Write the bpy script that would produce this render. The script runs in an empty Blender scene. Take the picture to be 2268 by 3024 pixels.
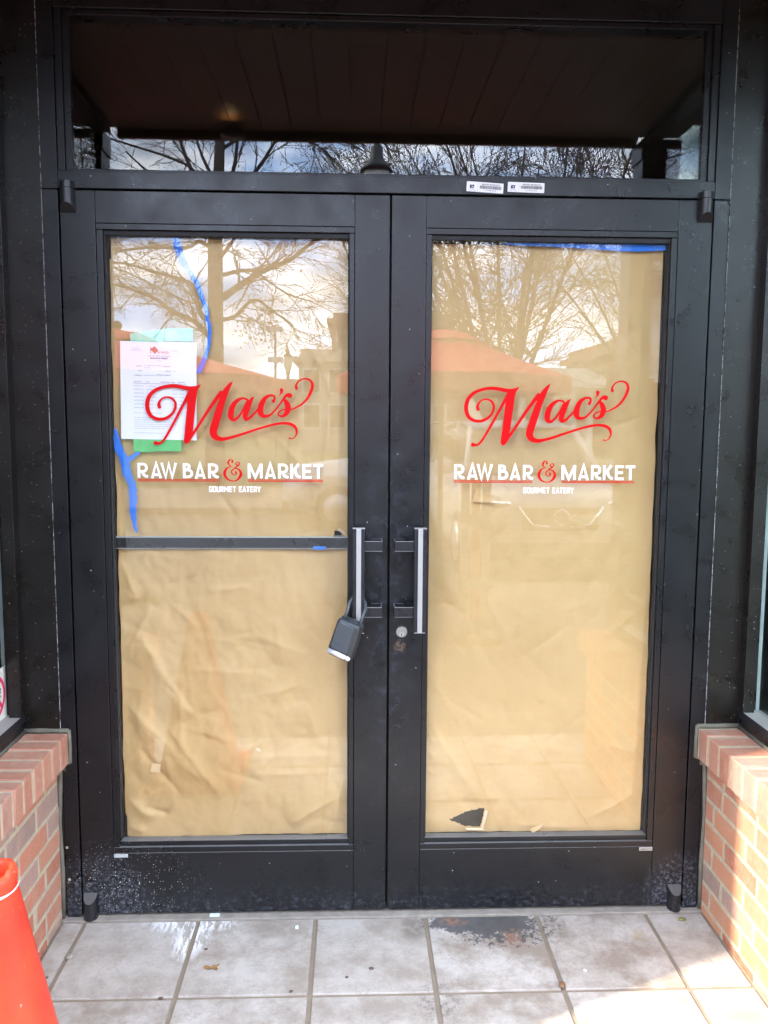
import bpy, bmesh, math, random
from mathutils import Vector, Matrix, noise
random.seed(7)
S = bpy.context.scene
COL = S.collection

# ------------------------------------------------------------------ camera
cam_d = bpy.data.cameras.new('camera'); cam = bpy.data.objects.new('camera', cam_d); COL.objects.link(cam)
cam_d.sensor_fit = 'HORIZONTAL'; cam_d.sensor_width = 36.0; cam_d.lens = 36.0 * 2450 / 2268
cam_d.clip_start = 0.03; cam_d.clip_end = 3000
def cam_matrix(loc, pitch, yaw, roll):
    f = Vector((-math.sin(yaw)*math.cos(pitch), math.cos(yaw)*math.cos(pitch), math.sin(pitch)))
    r = Vector((math.cos(yaw), math.sin(yaw), 0)); u = r.cross(f)
    r2 = math.cos(roll)*r + math.sin(roll)*u; u2 = -math.sin(roll)*r + math.cos(roll)*u
    return Matrix(((r2.x, u2.x, -f.x, loc[0]), (r2.y, u2.y, -f.y, loc[1]), (r2.z, u2.z, -f.z, loc[2]), (0, 0, 0, 1)))
cam.matrix_world = cam_matrix((-0.1045, -2.3936, 1.4879), -0.1055, -0.0377, 0.0063)
S.camera = cam
S.render.resolution_x = 768; S.render.resolution_y = 1024

# ------------------------------------------------------------------ sun and sky
SUN_EL = math.radians(37.0)
sd = Vector((0.918*math.cos(SUN_EL), 0.397*math.cos(SUN_EL), -math.sin(SUN_EL)))      # direction the light travels
sl = bpy.data.lights.new('sun', 'SUN'); sl.energy = 4.6; sl.angle = math.radians(1.0); sl.color = (1.0, 0.90, 0.74)
so = bpy.data.objects.new('sun', sl); COL.objects.link(so); so.rotation_euler = sd.to_track_quat('-Z', 'Y').to_euler()
W = bpy.data.worlds.new('World'); S.world = W; W.use_nodes = True
wt = W.node_tree; wt.nodes.clear()
def wn(t, **k):
    n = wt.nodes.new(t)
    for a, b in k.items(): setattr(n, a, b)
    return n
sky = wn('ShaderNodeTexSky', sky_type='NISHITA', sun_disc=False, sun_elevation=SUN_EL, sun_rotation=math.atan2(-sd.x, -sd.y), air_density=1.0, dust_density=1.2, ozone_density=1.0)
tc = wn('ShaderNodeTexCoord'); mp = wn('ShaderNodeMapping'); mp.inputs['Scale'].default_value = (2.2, 2.2, 6.0)
nz = wn('ShaderNodeTexNoise'); nz.inputs['Scale'].default_value = 1.5; nz.inputs['Detail'].default_value = 9; nz.inputs['Roughness'].default_value = 0.58
cr = wn('ShaderNodeValToRGB'); cr.color_ramp.elements[0].position = 0.34; cr.color_ramp.elements[1].position = 0.54
nz2 = wn('ShaderNodeTexNoise'); nz2.inputs['Scale'].default_value = 3.4; nz2.inputs['Detail'].default_value = 7
cr2 = wn('ShaderNodeValToRGB'); cr2.color_ramp.elements[0].position = 0.38; cr2.color_ramp.elements[1].position = 0.62
cr2.color_ramp.elements[0].color = (9.5, 14.8, 25.0, 1); cr2.color_ramp.elements[1].color = (31.5, 32.5, 34.5, 1)
mx = wn('ShaderNodeMix', data_type='RGBA'); bg = wn('ShaderNodeBackground'); bg.inputs['Strength'].default_value = 0.15; wo = wn('ShaderNodeOutputWorld')
L = wt.links.new
L(tc.outputs['Generated'], mp.inputs['Vector']); L(mp.outputs[0], nz.inputs['Vector']); L(mp.outputs[0], nz2.inputs['Vector'])
L(nz.outputs['Fac'], cr.inputs[0]); L(nz2.outputs['Fac'], cr2.inputs[0]); L(cr.outputs[0], mx.inputs['Factor'])
L(sky.outputs[0], mx.inputs['A']); L(cr2.outputs[0], mx.inputs['B']); L(mx.outputs['Result'], bg.inputs['Color']); L(bg.outputs[0], wo.inputs[0])
S.view_settings.view_transform = 'Standard'; S.view_settings.look = 'None'; S.view_settings.gamma = 1.0; S.view_settings.use_curve_mapping = False
S.view_settings.exposure = 1.42
S.render.engine = 'CYCLES'
S.cycles.max_bounces = 10; S.cycles.diffuse_bounces = 5; S.cycles.glossy_bounces = 4; S.cycles.transparent_max_bounces = 24
S.cycles.caustics_reflective = False; S.cycles.caustics_refractive = False

# ------------------------------------------------------------------ materials
class NB:
    def __init__(s, name):
        s.m = bpy.data.materials.new(name); s.m.use_nodes = True; s.t = s.m.node_tree; s.t.nodes.clear()
        s.out = s.n('ShaderNodeOutputMaterial'); s.b = s.n('ShaderNodeBsdfPrincipled'); s.l(s.b.outputs[0], s.out.inputs[0])
        s.geo = None; s.obi = None
    def n(s, t, **k):
        n = s.t.nodes.new(t)
        for a, b in k.items(): setattr(n, a, b)
        return n
    def l(s, a, b): s.t.links.new(a, b)
    def pos(s):
        if not s.geo: s.geo = s.n('ShaderNodeNewGeometry')
        return s.geo.outputs['Position']
    def rnd(s):
        if not s.obi: s.obi = s.n('ShaderNodeObjectInfo')
        return s.obi.outputs['Random']
    def put(s, sock, v):
        if isinstance(v, (int, float)): sock.default_value = v
        elif isinstance(v, tuple): sock.default_value = v if len(v) == 4 or len(sock.default_value) == 3 else (*v, 1)
        else: s.l(v, sock)
    def vec(s, scale, rand=0.0):
        mpn = s.n('ShaderNodeMapping'); s.l(s.pos(), mpn.inputs['Vector']); mpn.inputs['Scale'].default_value = scale
        if rand:
            mu = s.math('MULTIPLY', s.rnd(), rand); cx = s.n('ShaderNodeCombineXYZ'); s.l(mu, cx.inputs[0]); s.l(mu, cx.inputs[1]); s.l(mu, cx.inputs[2]); s.l(cx.outputs[0], mpn.inputs['Location'])
        return mpn.outputs[0]
    def noise(s, scale, detail=4, rough=.55, stretch=(1, 1, 1), rand=0.0):
        n = s.n('ShaderNodeTexNoise'); n.inputs['Scale'].default_value = scale; n.inputs['Detail'].default_value = detail; n.inputs['Roughness'].default_value = rough
        s.l(s.vec(stretch, rand), n.inputs['Vector']); return n.outputs['Fac']
    def ramp(s, fac, p0, p1, c0=(0, 0, 0), c1=(1, 1, 1)):
        r = s.n('ShaderNodeValToRGB'); e = r.color_ramp.elements; e[0].position = p0; e[1].position = p1; e[0].color = (*c0, 1); e[1].color = (*c1, 1)
        s.l(fac, r.inputs[0]); return r.outputs[0]
    def mix(s, f, a, b):
        n = s.n('ShaderNodeMix', data_type='RGBA'); s.put(n.inputs['Factor'], f); s.put(n.inputs['A'], a); s.put(n.inputs['B'], b); return n.outputs['Result']
    def math(s, op, a, b=0.0, clamp=False):
        n = s.n('ShaderNodeMath', operation=op); n.use_clamp = clamp; s.put(n.inputs[0], a); s.put(n.inputs[1], b); return n.outputs[0]
    def sep(s):
        n = s.n('ShaderNodeSeparateXYZ'); s.l(s.pos(), n.inputs[0]); return n.outputs
    def blob(s, c, r, hard=.6):
        """soft ellipsoid mask round a place: 1 inside, 0 outside"""
        x = s.sep(); acc = None
        for i in range(3):
            if r[i] is None: continue
            d = s.math('DIVIDE', s.math('SUBTRACT', x[i], c[i]), r[i]); d = s.math('MULTIPLY', d, d); acc = d if acc is None else s.math('ADD', acc, d)
        return s.ramp(acc, hard, 1.0, (1, 1, 1), (0, 0, 0))
    def specks(s, scale, size, keep):
        v = s.n('ShaderNodeTexVoronoi'); v.inputs['Scale'].default_value = scale; s.l(s.pos(), v.inputs['Vector'])
        dot = s.math('LESS_THAN', v.outputs['Distance'], size)
        sx = s.n('ShaderNodeSeparateColor'); s.l(v.outputs['Color'], sx.inputs[0])
        return s.math('MULTIPLY', dot, s.math('GREATER_THAN', sx.outputs[0], 1-keep))
    def bump(s, h, strength=.3, dist=.002):
        b = s.n('ShaderNodeBump'); b.inputs['Strength'].default_value = strength; b.inputs['Distance'].default_value = dist; s.l(h, b.inputs['Height']); s.l(b.outputs[0], s.b.inputs['Normal'])
    def done(s, col, rough=.6, metal=0.0, spec=.5):
        s.put(s.b.inputs['Base Color'], col); s.put(s.b.inputs['Roughness'], rough); s.put(s.b.inputs['Metallic'], metal); s.b.inputs['Specular IOR Level'].default_value = spec
        return s.m

M = {}
def simple(key, col, rough=.6, metal=0.0, var=.12, scale=9.0, spec=.5, bumps=0.0, rand=0.0):
    k = NB(key.replace('_', ' ')); nf = k.noise(scale, 5, rand=rand)
    lo = tuple(c*(1-var) for c in col); hi = tuple(min(1, c*(1+var)) for c in col)
    c = k.mix(nf, lo, hi)
    if bumps: k.bump(k.noise(scale*14, 3), bumps)
    M[key] = k.done(c, rough, metal, spec); return M[key]

def metal_black(key, col, dust=.5, specks=.0, scuff=True):
    k = NB(key.replace('_', ' '))
    g = k.pos(); nrm = k.n('ShaderNodeSeparateXYZ'); k.l(k.geo.outputs['Normal'], nrm.inputs[0])
    c = k.mix(k.ramp(k.noise(5, 6, .6), .35, .7), tuple(v*.8 for v in col), tuple(v*1.35 for v in col))
    if scuff:   # dried dirt near the floor, fine scratches and hand marks
        z = k.sep()[2]
        low = k.ramp(z, .0, .11, (1, 1, 1), (0, 0, 0))
        sc = k.math('MULTIPLY', k.math('MULTIPLY', low, k.ramp(k.noise(45, 12, .8, (1, 1, 1.6)), .50, .66)), .5)
        c = k.mix(sc, c, (.16, .18, .23))
        side = k.math('MULTIPLY', k.math('ADD', k.blob((-.86, 0, .06), (.16, None, .16), .1), k.blob((.90, 0, .05), (.12, None, .15), .1)), k.ramp(k.noise(95, 10, .82), .50, .60))
        c = k.mix(k.math('MULTIPLY', side, .55), c, (.24, .27, .33))
        mid = k.math('MULTIPLY', k.blob((.0, 0, .95), (.09, None, .62), .2), k.ramp(k.noise(26, 11, .78), .50, .66))
        c = k.mix(k.math('MULTIPLY', mid, .30), c, (.09, .11, .15))
        scr = k.ramp(k.noise(70, 5, .6, (1, 1, .12)), .715, .74)
        c = k.mix(k.math('MULTIPLY', scr, .28), c, (.4, .41, .43))
        sp = k.math('MULTIPLY', k.math('MAXIMUM', k.specks(150, .2, .5), k.specks(70, .13, .35)), k.math('MULTIPLY', k.blob((-.80, 0, .10), (.26, None, .16), .05), .9))
        c = k.mix(sp, c, (.5, .49, .44))
        sp2 = k.math('MULTIPLY', k.specks(34, .06, .30), .7); c = k.mix(sp2, c, (.42, .42, .42))
        glob = k.math('MAXIMUM', k.math('MULTIPLY', k.specks(40, .17, .45), k.blob((-.945, 0, .17), (.035, None, .08), .3)), 0.0); c = k.mix(glob, c, (.5, .46, .34))
        st = k.math('MULTIPLY', k.blob((.035, 0, .835), (.02, None, .022), .3), k.ramp(k.noise(90, 6, .7), .45, .55)); c = k.mix(st, c, (.10, .07, .045))
    if specks:
        z = k.sep()[2]
        den = k.ramp(z, .3, 2.7, (1, 1, 1), (.25, .25, .25))
        s1 = k.math('MULTIPLY', k.specks(62, .11, specks), k.ramp(k.noise(14, 3), .42, .55)); s2 = k.specks(95, .12, specks*.35)
        c = k.mix(k.math('MULTIPLY', k.math('MAXIMUM', s1, s2), den), c, (.62, .60, .55))
    if dust:
        up = k.ramp(nrm.outputs[2], .55, .95)
        c = k.mix(k.math('MULTIPLY', up, dust), c, (.33, .32, .31))
    M[key] = k.done(c, k.ramp(k.noise(12, 5), .3, .75, (.22, .22, .22), (.44, .44, .44)), 0.0, .45); return M[key]

metal_black('door_metal', (.0058, .0062, .0076), .5)
metal_black('frame_metal', (.0054, .0058, .0074), .5)
metal_black('panel_metal', (.0075, .0062, .0052), .4, .42, False)
metal_black('hardware_black', (.014, .014, .016), .45, 0, False)
k_ = NB('dusty sill metal'); k_.pos(); n_ = k_.n('ShaderNodeSeparateXYZ'); k_.l(k_.geo.outputs['Normal'], n_.inputs[0])
M['sill_metal'] = k_.done(k_.mix(k_.math('MULTIPLY', k_.ramp(n_.outputs[2], .6, .95), k_.ramp(k_.noise(9, 6), .2, .7, (.75, .75, .75), (1, 1, 1))), (.010, .011, .013), (.33, .315, .29)), .5)
simple('rubber', (.012, .012, .013), .7)
k_ = NB('broken white seam line'); M['seam_white'] = k_.done(k_.mix(k_.ramp(k_.noise(70, 3, .6, (0.2, .2, 1)), .40, .55), (.02, .02, .022), (.34, .34, .33)), .7)
simple('gasket_grey', (.40, .42, .41), .6)
simple('silver', (.55, .55, .55), .36, .8, .08, 40)
simple('silver_bright', (.85, .85, .86), .38, .6, .05, 40)
simple('nickel', (.40, .385, .38), .38, .8, .15, 60)
simple('chrome', (.82, .82, .84), .14, 1.0, .03)
simple('caulk', (.150, .135, .104), .9, 0, .3, 30, spec=.1, bumps=.4)
simple('lockbox_plastic', (.030, .034, .038), .42, 0, .12, 60, bumps=.15)
simple('lockbox_panel', (.060, .070, .078), .5, 0, .1, 40)
simple('lockbox_mark', (.035, .042, .048), .5)
simple('vinyl_red', (.62, .002, .004), .5, 0, .05, 12, spec=.12)
simple('vinyl_white', (.93, .93, .93), .45, 0, .02, 12)
simple('vinyl_inline', (.42, .50, .62), .5)
simple('blue_tape', (.018, .16, .66), .6, 0, .3, 35, bumps=.5)
simple('green_tape', (.08, .46, .14), .5, 0, .3, 30, bumps=.4)
simple('green_tape_pale', (.34, .72, .50), .4, 0, .3, 30, bumps=.4)
simple('white_sheet', (.84, .84, .88), .6, 0, .03, 20)
simple('ink_grey', (.22, .23, .27), .7); simple('ink_black', (.06, .06, .07), .7); simple('ink_brick', (.50, .16, .10), .7); simple('ink_blue', (.02, .03, .12), .7)
simple('sticker_white', (.86, .86, .88), .4, 0, .02)
simple('sign_cream', (.72, .70, .60), .5, 0, .05); simple('sign_red', (.68, .03, .09), .5)
simple('tag_metal', (.50, .47, .42), .55, .3, .2, 90)
simple('dark_interior', (.030, .028, .026), .9)
simple('plaster_dark', (.05, .045, .04), .9)
simple('leaf_brown', (.30, .17, .055), .7, 0, .35, 60); simple('acorn_brown', (.22, .12, .06), .5); simple('debris', (.12, .085, .06), .8); simple('shard_glass', (.75, .92, .88), .15)
simple('paint_chip', (.8, .8, .78), .6)
simple('lamp_green', (.02, .025, .025), .5); simple('bark', (.085, .062, .048), .9, 0, .3, 20, bumps=.5); simple('twig', (.075, .05, .04), .9)
simple('bud_leaf', (.16, .16, .05), .7, 0, .4, 3); simple('dry_leaf', (.20, .10, .045), .8)
simple('umbrella_red', (.60, .022, .035), .8, 0, .12, 4); simple('umbrella_pole', (.10, .07, .05), .6)
simple('car_white', (.40, .41, .42), .25, 0, .02); simple('car_glass', (.02, .022, .025), .06); simple('car_black', (.02, .02, .02), .5); simple('car_silver', (.45, .47, .5), .3, .4)
simple('stone_white', (.62, .60, .56), .8, 0, .1, 2); simple('brick_far', (.20, .10, .075), .9, 0, .2, 2); simple('stucco_far', (.36, .31, .25), .9, 0, .15, 1.2)
simple('asphalt', (.055, .055, .057), .9, 0, .3, 30, bumps=.4); simple('concrete', (.125, .108, .095), .85, 0, .2, 3, bumps=.3); simple('road_paint', (.74, .74, .72), .7, 0, .15, 8)
simple('grass', (.075, .10, .03), .95, 0, .4, 6)
simple('barrier_orange', (.80, .20, .04), .6); simple('barrier_white', (.45, .44, .42), .6)
simple('mortar', (.50, .43, .30), .9, 0, .35, 45, bumps=1.0)
simple('grout', (.27, .215, .155), .9, 0, .25, 18, bumps=.6)
simple('threshold_mortar', (.31, .28, .235), .9, 0, .4, 26, bumps=.8)

def brick_mat(key, cols):
    k = NB(key.replace('_', ' ')); r = k.n('ShaderNodeValToRGB'); k.l(k.rnd(), r.inputs[0]); r.color_ramp.interpolation = 'CONSTANT'
    e = r.color_ramp.elements
    for i, c in enumerate(cols):
        el = e[i] if i < 2 else e.new(i/len(cols))
        el.position = i/len(cols); el.color = (*c, 1)
    c = k.mix(k.math('MULTIPLY', k.ramp(k.noise(26, 9, .72, rand=9), .40, .64), .55), r.outputs[0], (.50, .30, .205))
    c = k.mix(k.math('MULTIPLY', k.ramp(k.noise(160, 3, .6), .66, .72), .5), c, (.10, .055, .045))
    c = k.mix(k.math('MULTIPLY', k.ramp(k.noise(12, 5, .6, (1, 1, .5)), .58, .75), .4), c, (.56, .45, .34))
    c = k.mix(k.math('MULTIPLY', k.ramp(k.noise(75, 8, .8), .55, .64), .45), c, (.62, .40, .28))
    k.bump(k.noise(95, 9, .78), .9, .005); M[key] = k.done(c, .88, 0, .25); return M[key]
brick_mat('brick_face', [(.53, .21, .13), (.47, .175, .105), (.55, .245, .15), (.33, .235, .20), (.57, .255, .14), (.51, .215, .135), (.41, .125, .07), (.40, .265, .215)])
brick_mat('brick_sill', [(.48, .215, .145), (.42, .22, .165), (.50, .225, .145), (.36, .23, .19), (.46, .185, .12)])

def tile_mat():
    k = NB('stone look floor tile')
    base = k.mix(k.ramp(k.noise(6.5, 11, .72, rand=5), .40, .61), (.30, .25, .20), (.55, .515, .465))
    base = k.mix(k.math('MULTIPLY', k.rnd(), .45), base, (.43, .385, .33))
    base = k.mix(k.math('MULTIPLY', k.ramp(k.noise(30, 7, .7), .56, .68), .30), base, (.30, .25, .21))
    base = k.mix(k.math('MULTIPLY', k.ramp(k.noise(75, 7, .75), .59, .68), .55), base, (.22, .17, .14))
    vein = k.math('ABSOLUTE', k.math('SUBTRACT', k.noise(9, 6, .6), .5)); base = k.mix(k.math('MULTIPLY', k.ramp(vein, .0, .012, (1, 1, 1), (0, 0, 0)), .35), base, (.30, .22, .17))
    # black adhesive residue by the threshold, right of centre
    res = k.ramp(k.noise(28, 8, .72), .47, .53); res2 = k.ramp(k.noise(55, 9, .78), .50, .56)
    rag = lambda m_, n_, a_=1.5, lo=.40, hi=.47: k.ramp(k.math('ADD', m_, k.math('MULTIPLY', k.math('SUBTRACT', n_, .5), a_)), lo, hi)
    b1 = rag(k.blob((.285, -.050, 0), (.22, .085, None), .0), k.noise(26, 11, .78), 2.2)
    b2 = k.math('MULTIPLY', k.math('MAXIMUM', k.blob((.47, -.06, 0), (.07, .11, None), .3), k.math('MULTIPLY', k.blob((.12, -.40, 0), (.08, .10, None), .1), .6)), res2)
    b3 = rag(k.math('MULTIPLY', k.blob((.34, -.12, 0), (.22, .10, None), .0), .6), k.noise(60, 9, .75), 2.0, .50, .55)
    base = k.mix(k.math('MULTIPLY', k.math('MAXIMUM', b1, k.math('MAXIMUM', b2, b3)), .84), base, (.055, .056, .060))
    rust = k.math('MULTIPLY', k.math('MAXIMUM', k.blob((.20, -.05, 0), (.05, .025, None), .2), k.blob((.365, -.13, 0), (.03, .05, None), .2)), k.ramp(k.noise(60, 5), .42, .6))
    base = k.mix(k.math('MULTIPLY', rust, .6), base, (.48, .21, .12))
    gr = k.math('MULTIPLY', k.blob((.08, -.07, 0), (.05, .08, None), .2), k.ramp(k.noise(22, 6), .4, .55)); base = k.mix(k.math('MULTIPLY', gr, .7), base, (.19, .165, .135))
    # rust spot in the right corner
    yl = k.math('MULTIPLY', k.blob((.745, -.13, 0), (.04, .035, None), .1), k.ramp(k.noise(40, 5), .42, .6)); base = k.mix(k.math('MULTIPLY', yl, .5), base, (.42, .30, .12))
    # white plaster powder swept under the left door
    wv = k.n('ShaderNodeMapping'); k.l(k.pos(), wv.inputs['Vector']); wv.inputs['Rotation'].default_value = (0, 0, math.radians(28)); wv.inputs['Scale'].default_value = (1, .22, 1)
    nn = k.n('ShaderNodeTexNoise'); nn.inputs['Scale'].default_value = 60; nn.inputs['Detail'].default_value = 8; nn.inputs['Roughness'].default_value = .72; k.l(wv.outputs[0], nn.inputs['Vector'])
    w1 = k.math('MULTIPLY', k.math('MAXIMUM', k.blob((-.585, -.035, 0), (.16, .06, None), .2), k.blob((-.572, -.10, 0), (.06, .125, None), .2)), k.ramp(nn.outputs['Fac'], .475, .515))
    w2 = k.math('MULTIPLY', k.specks(110, .16, .35), k.blob((-.57, -.07, 0), (.22, .13, None), .05))
    base = k.mix(k.math('MAXIMUM', k.math('MULTIPLY', w1, .95), w2), base, (.88, .88, .88))
    dirt = k.math('MULTIPLY', k.ramp(k.sep()[1], -.05, .0), k.ramp(k.noise(16, 6), .35, .7)); base = k.mix(k.math('MULTIPLY', dirt, .4), base, (.24, .21, .18))
    sp = k.specks(30, .035, .3); base = k.mix(k.math('MULTIPLY', sp, .8), base, (.10, .07, .05))
    sp2 = k.specks(41, .04, .18); base = k.mix(k.math('MULTIPLY', sp2, .8), base, (.8, .8, .78))
    k.bump(k.noise(38, 7, .65), .35, .0025); M['tile'] = k.done(base, .62, 0, .4)
tile_mat()

def paper_mat():
    k = NB('brown kraft paper')
    c = k.mix(k.ramp(k.noise(2.2, 5, .55), .3, .7), (.525, .338, .145), (.605, .398, .182))
    c = k.mix(k.math('MULTIPLY', k.ramp(k.noise(150, 4, .6, (.25, 1, 1)), .4, .7), .12), c, (.45, .27, .10))
    k.bump(k.noise(60, 5, .6), .12, .002)
    p = k.done(c, .48, 0, .35)
    tr = k.n('ShaderNodeBsdfTranslucent'); k.l(c, tr.inputs[0]); ms = k.n('ShaderNodeMixShader'); ms.inputs[0].default_value = .10
    k.l(k.b.outputs[0], ms.inputs[1]); k.l(tr.outputs[0], ms.inputs[2]); k.l(ms.outputs[0], k.out.inputs[0]); M['paper'] = p
paper_mat()
simple('paper_stain', (.61, .44, .235), .6)
simple('paper_pale', (.66, .50, .32), .6)

def glass_mat(key, tint=(1, 1, 1), rough=0.0):
    k = NB(key.replace('_', ' ')); k.t.nodes.remove(k.b)
    g = k.n('ShaderNodeNewGeometry'); d = k.n('ShaderNodeVectorMath', operation='DOT_PRODUCT'); k.l(g.outputs['Normal'], d.inputs[0]); k.l(g.outputs['Incoming'], d.inputs[1])
    c = k.math('ABSOLUTE', d.outputs['Value']); om = k.math('SUBTRACT', 1.0, c, True); p5 = k.math('POWER', om, 5.0); F = k.math('ADD', k.math('MULTIPLY', p5, .957), .038, True)
    t = k.n('ShaderNodeBsdfTransparent'); t.inputs[0].default_value = (*tint, 1); gl = k.n('ShaderNodeBsdfGlossy'); gl.inputs['Roughness'].default_value = rough; gl.inputs[0].default_value = (1, 1, 1, 1)
    ms = k.n('ShaderNodeMixShader'); k.l(F, ms.inputs[0]); k.l(t.outputs[0], ms.inputs[1]); k.l(gl.outputs[0], ms.inputs[2]); k.l(ms.outputs[0], k.out.inputs[0]); M[key] = k.m
glass_mat('door_glass', (.985, .992, .985)); glass_mat('window_glass', (.93, .97, .95))

def cone_mat():
    k = NB('weathered orange cone plastic')
    c = k.mix(k.ramp(k.noise(9, 5), .35, .7), (.86, .06, .028), (.92, .10, .035))
    c = k.mix(k.math('MULTIPLY', k.ramp(k.noise(26, 7, .7, (1, 1, .35)), .60, .72), .35), c, (.30, .03, .02))
    c = k.mix(k.math('MULTIPLY', k.ramp(k.noise(80, 4, .6), .68, .72), .5), c, (.9, .6, .5))
    k.done(c, .42, 0, .45)
    tr = k.n('ShaderNodeBsdfTranslucent'); k.l(c, tr.inputs[0]); ms = k.n('ShaderNodeMixShader'); ms.inputs[0].default_value = .30
    k.l(k.b.outputs[0], ms.inputs[1]); k.l(tr.outputs[0], ms.inputs[2]); k.l(ms.outputs[0], k.out.inputs[0]); M['cone'] = k.m
cone_mat(); simple('cone_chip', (.85, .72, .66), .6); simple('marker_dark', (.18, .02, .015), .6)
def wood_mat():
    k = NB('stained soffit boards'); c = k.mix(k.ramp(k.noise(14, 6, .6, (1, .08, 1), rand=7), .3, .7), (.16, .085, .045), (.22, .125, .068)); c = k.mix(k.math('MULTIPLY', k.rnd(), .3), c, (.18, .09, .05)); M['soffit'] = k.done(c, .5)
wood_mat()

# ------------------------------------------------------------------ builders
def link(o, parent=None, keep=True):
    COL.objects.link(o)
    if parent is not None:
        o.parent = parent
        if keep: o.matrix_parent_inverse = parent_world(parent).inverted()
    return o
def parent_world(p):
    m = p.matrix_basis.copy()
    if p.parent is not None: m = parent_world(p.parent) @ p.matrix_parent_inverse @ m
    return m
def tag(o, label=None, cat=None, group=None, kind=None):
    if label: o['label'] = label
    if cat: o['category'] = cat
    if group: o['group'] = group
    if kind: o['kind'] = kind
    return o
def thing(name, label, cat, loc=(0, 0, 0), rot=(0, 0, 0), group=None):
    e = bpy.data.objects.new(name, None); e.empty_display_size = .1; e.location = loc; e.rotation_euler = rot; COL.objects.link(e); return tag(e, label, cat, group)
def raw(name, vs, fs, mat, smooth=False):
    me = bpy.data.meshes.new(name); me.from_pydata([tuple(v) for v in vs], [], fs); me.update()
    if mat: me.materials.append(M[mat])
    if smooth: me.polygons.foreach_set('use_smooth', [True]*len(me.polygons))
    return me
def mesh(name, vs, fs, mat, parent=None, smooth=False, keep=True):
    return link(bpy.data.objects.new(name, raw(name, vs, fs, mat, smooth)), parent, keep)
def bm_obj(name, bm, mat, parent=None, smooth=False, keep=True):
    bmesh.ops.recalc_face_normals(bm, faces=bm.faces)
    me = bpy.data.meshes.new(name); bm.to_mesh(me); bm.free(); me.materials.append(M[mat])
    if smooth: me.polygons.foreach_set('use_smooth', [True]*len(me.polygons))
    return link(bpy.data.objects.new(name, me), parent, keep)
def add_box(bm, a, b, bevel=0.0, seg=2):
    a, b = [min(p, q) for p, q in zip(a, b)], [max(p, q) for p, q in zip(a, b)]
    vs = [bm.verts.new((x, y, z)) for x in (a[0], b[0]) for y in (a[1], b[1]) for z in (a[2], b[2])]
    fs = [bm.faces.new([vs[i] for i in f]) for f in ((0, 1, 3, 2), (4, 6, 7, 5), (0, 4, 5, 1), (2, 3, 7, 6), (0, 2, 6, 4), (1, 5, 7, 3))]
    if bevel:
        es = list({e for f in fs for e in f.edges}); bmesh.ops.bevel(bm, geom=es, offset=bevel, segments=seg, affect='EDGES', profile=.5)
def box(name, a, b, mat, parent=None, bevel=0.0015, keep=True):
    bm = bmesh.new(); add_box(bm, a, b, bevel); return bm_obj(name, bm, mat, parent, False, keep)
def boxes(name, lst, mat, parent=None, bevel=0.0015, keep=True):
    bm = bmesh.new()
    for a, b in lst: add_box(bm, a, b, bevel)
    return bm_obj(name, bm, mat, parent, False, keep)
def lathe(bm, prof, n=24, c=(0, 0, 0), a0=0, a1=2*math.pi, cap=True):
    rings = []; full = abs(a1-a0-2*math.pi) < 1e-6; m = n if full else n+1
    for r, z in prof: rings.append([bm.verts.new((c[0]+r*math.cos(a0+(a1-a0)*i/n), c[1]+r*math.sin(a0+(a1-a0)*i/n), c[2]+z)) for i in range(m)])
    for q in range(len(rings)-1):
        for i in range(n):
            j = (i+1) % m; bm.faces.new((rings[q][i], rings[q][j], rings[q+1][j], rings[q+1][i]))
    if cap and full:
        for rr in (rings[0], rings[-1]):
            try: bm.faces.new(rr)
            except ValueError: pass
def tube_geo(pts, rads, n=6):
    vs, fs = [], []; prev = None
    for i, p in enumerate(pts):
        t = (pts[min(i+1, len(pts)-1)]-pts[max(i-1, 0)]).normalized()
        u = t.orthogonal().normalized() if prev is None else (prev-t*prev.dot(t))
        u = u.normalized() if u.length > 1e-6 else t.orthogonal().normalized(); prev = u; w = t.cross(u)
        for k in range(n):
            a = 2*math.pi*k/n; vs.append(p+(u*math.cos(a)+w*math.sin(a))*rads[i])
        if i:
            for k in range(n):
                a, b = (i-1)*n+k, (i-1)*n+(k+1) % n; fs.append((a, b, b+n, a+n))
    return vs, fs
def tube(name, pts, r, mat, parent=None, n=10, keep=True):
    pts = [Vector(p) for p in pts]; rr = r if isinstance(r, (list, tuple)) else [r]*len(pts)
    vs, fs = tube_geo(pts, rr, n); fs.append(tuple(range(n))[::-1]); fs.append(tuple(range(len(vs)-n, len(vs))))
    return mesh(name, vs, fs, mat, parent, True, keep)
def catmull(pts, sub=8):
    out = []; n = len(pts)
    for i in range(n-1):
        p0, p1, p2, p3 = pts[max(i-1, 0)], pts[i], pts[i+1], pts[min(i+2, n-1)]
        for s in range(sub):
            t = s/sub; out.append(tuple(.5*((2*b)+(-a+c)*t+(2*a-5*b+4*c-d)*t*t+(-a+3*b-3*c+d)*t**3) for a, b, c, d in zip(p0, p1, p2, p3)))
    out.append(tuple(pts[-1])); return out
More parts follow.
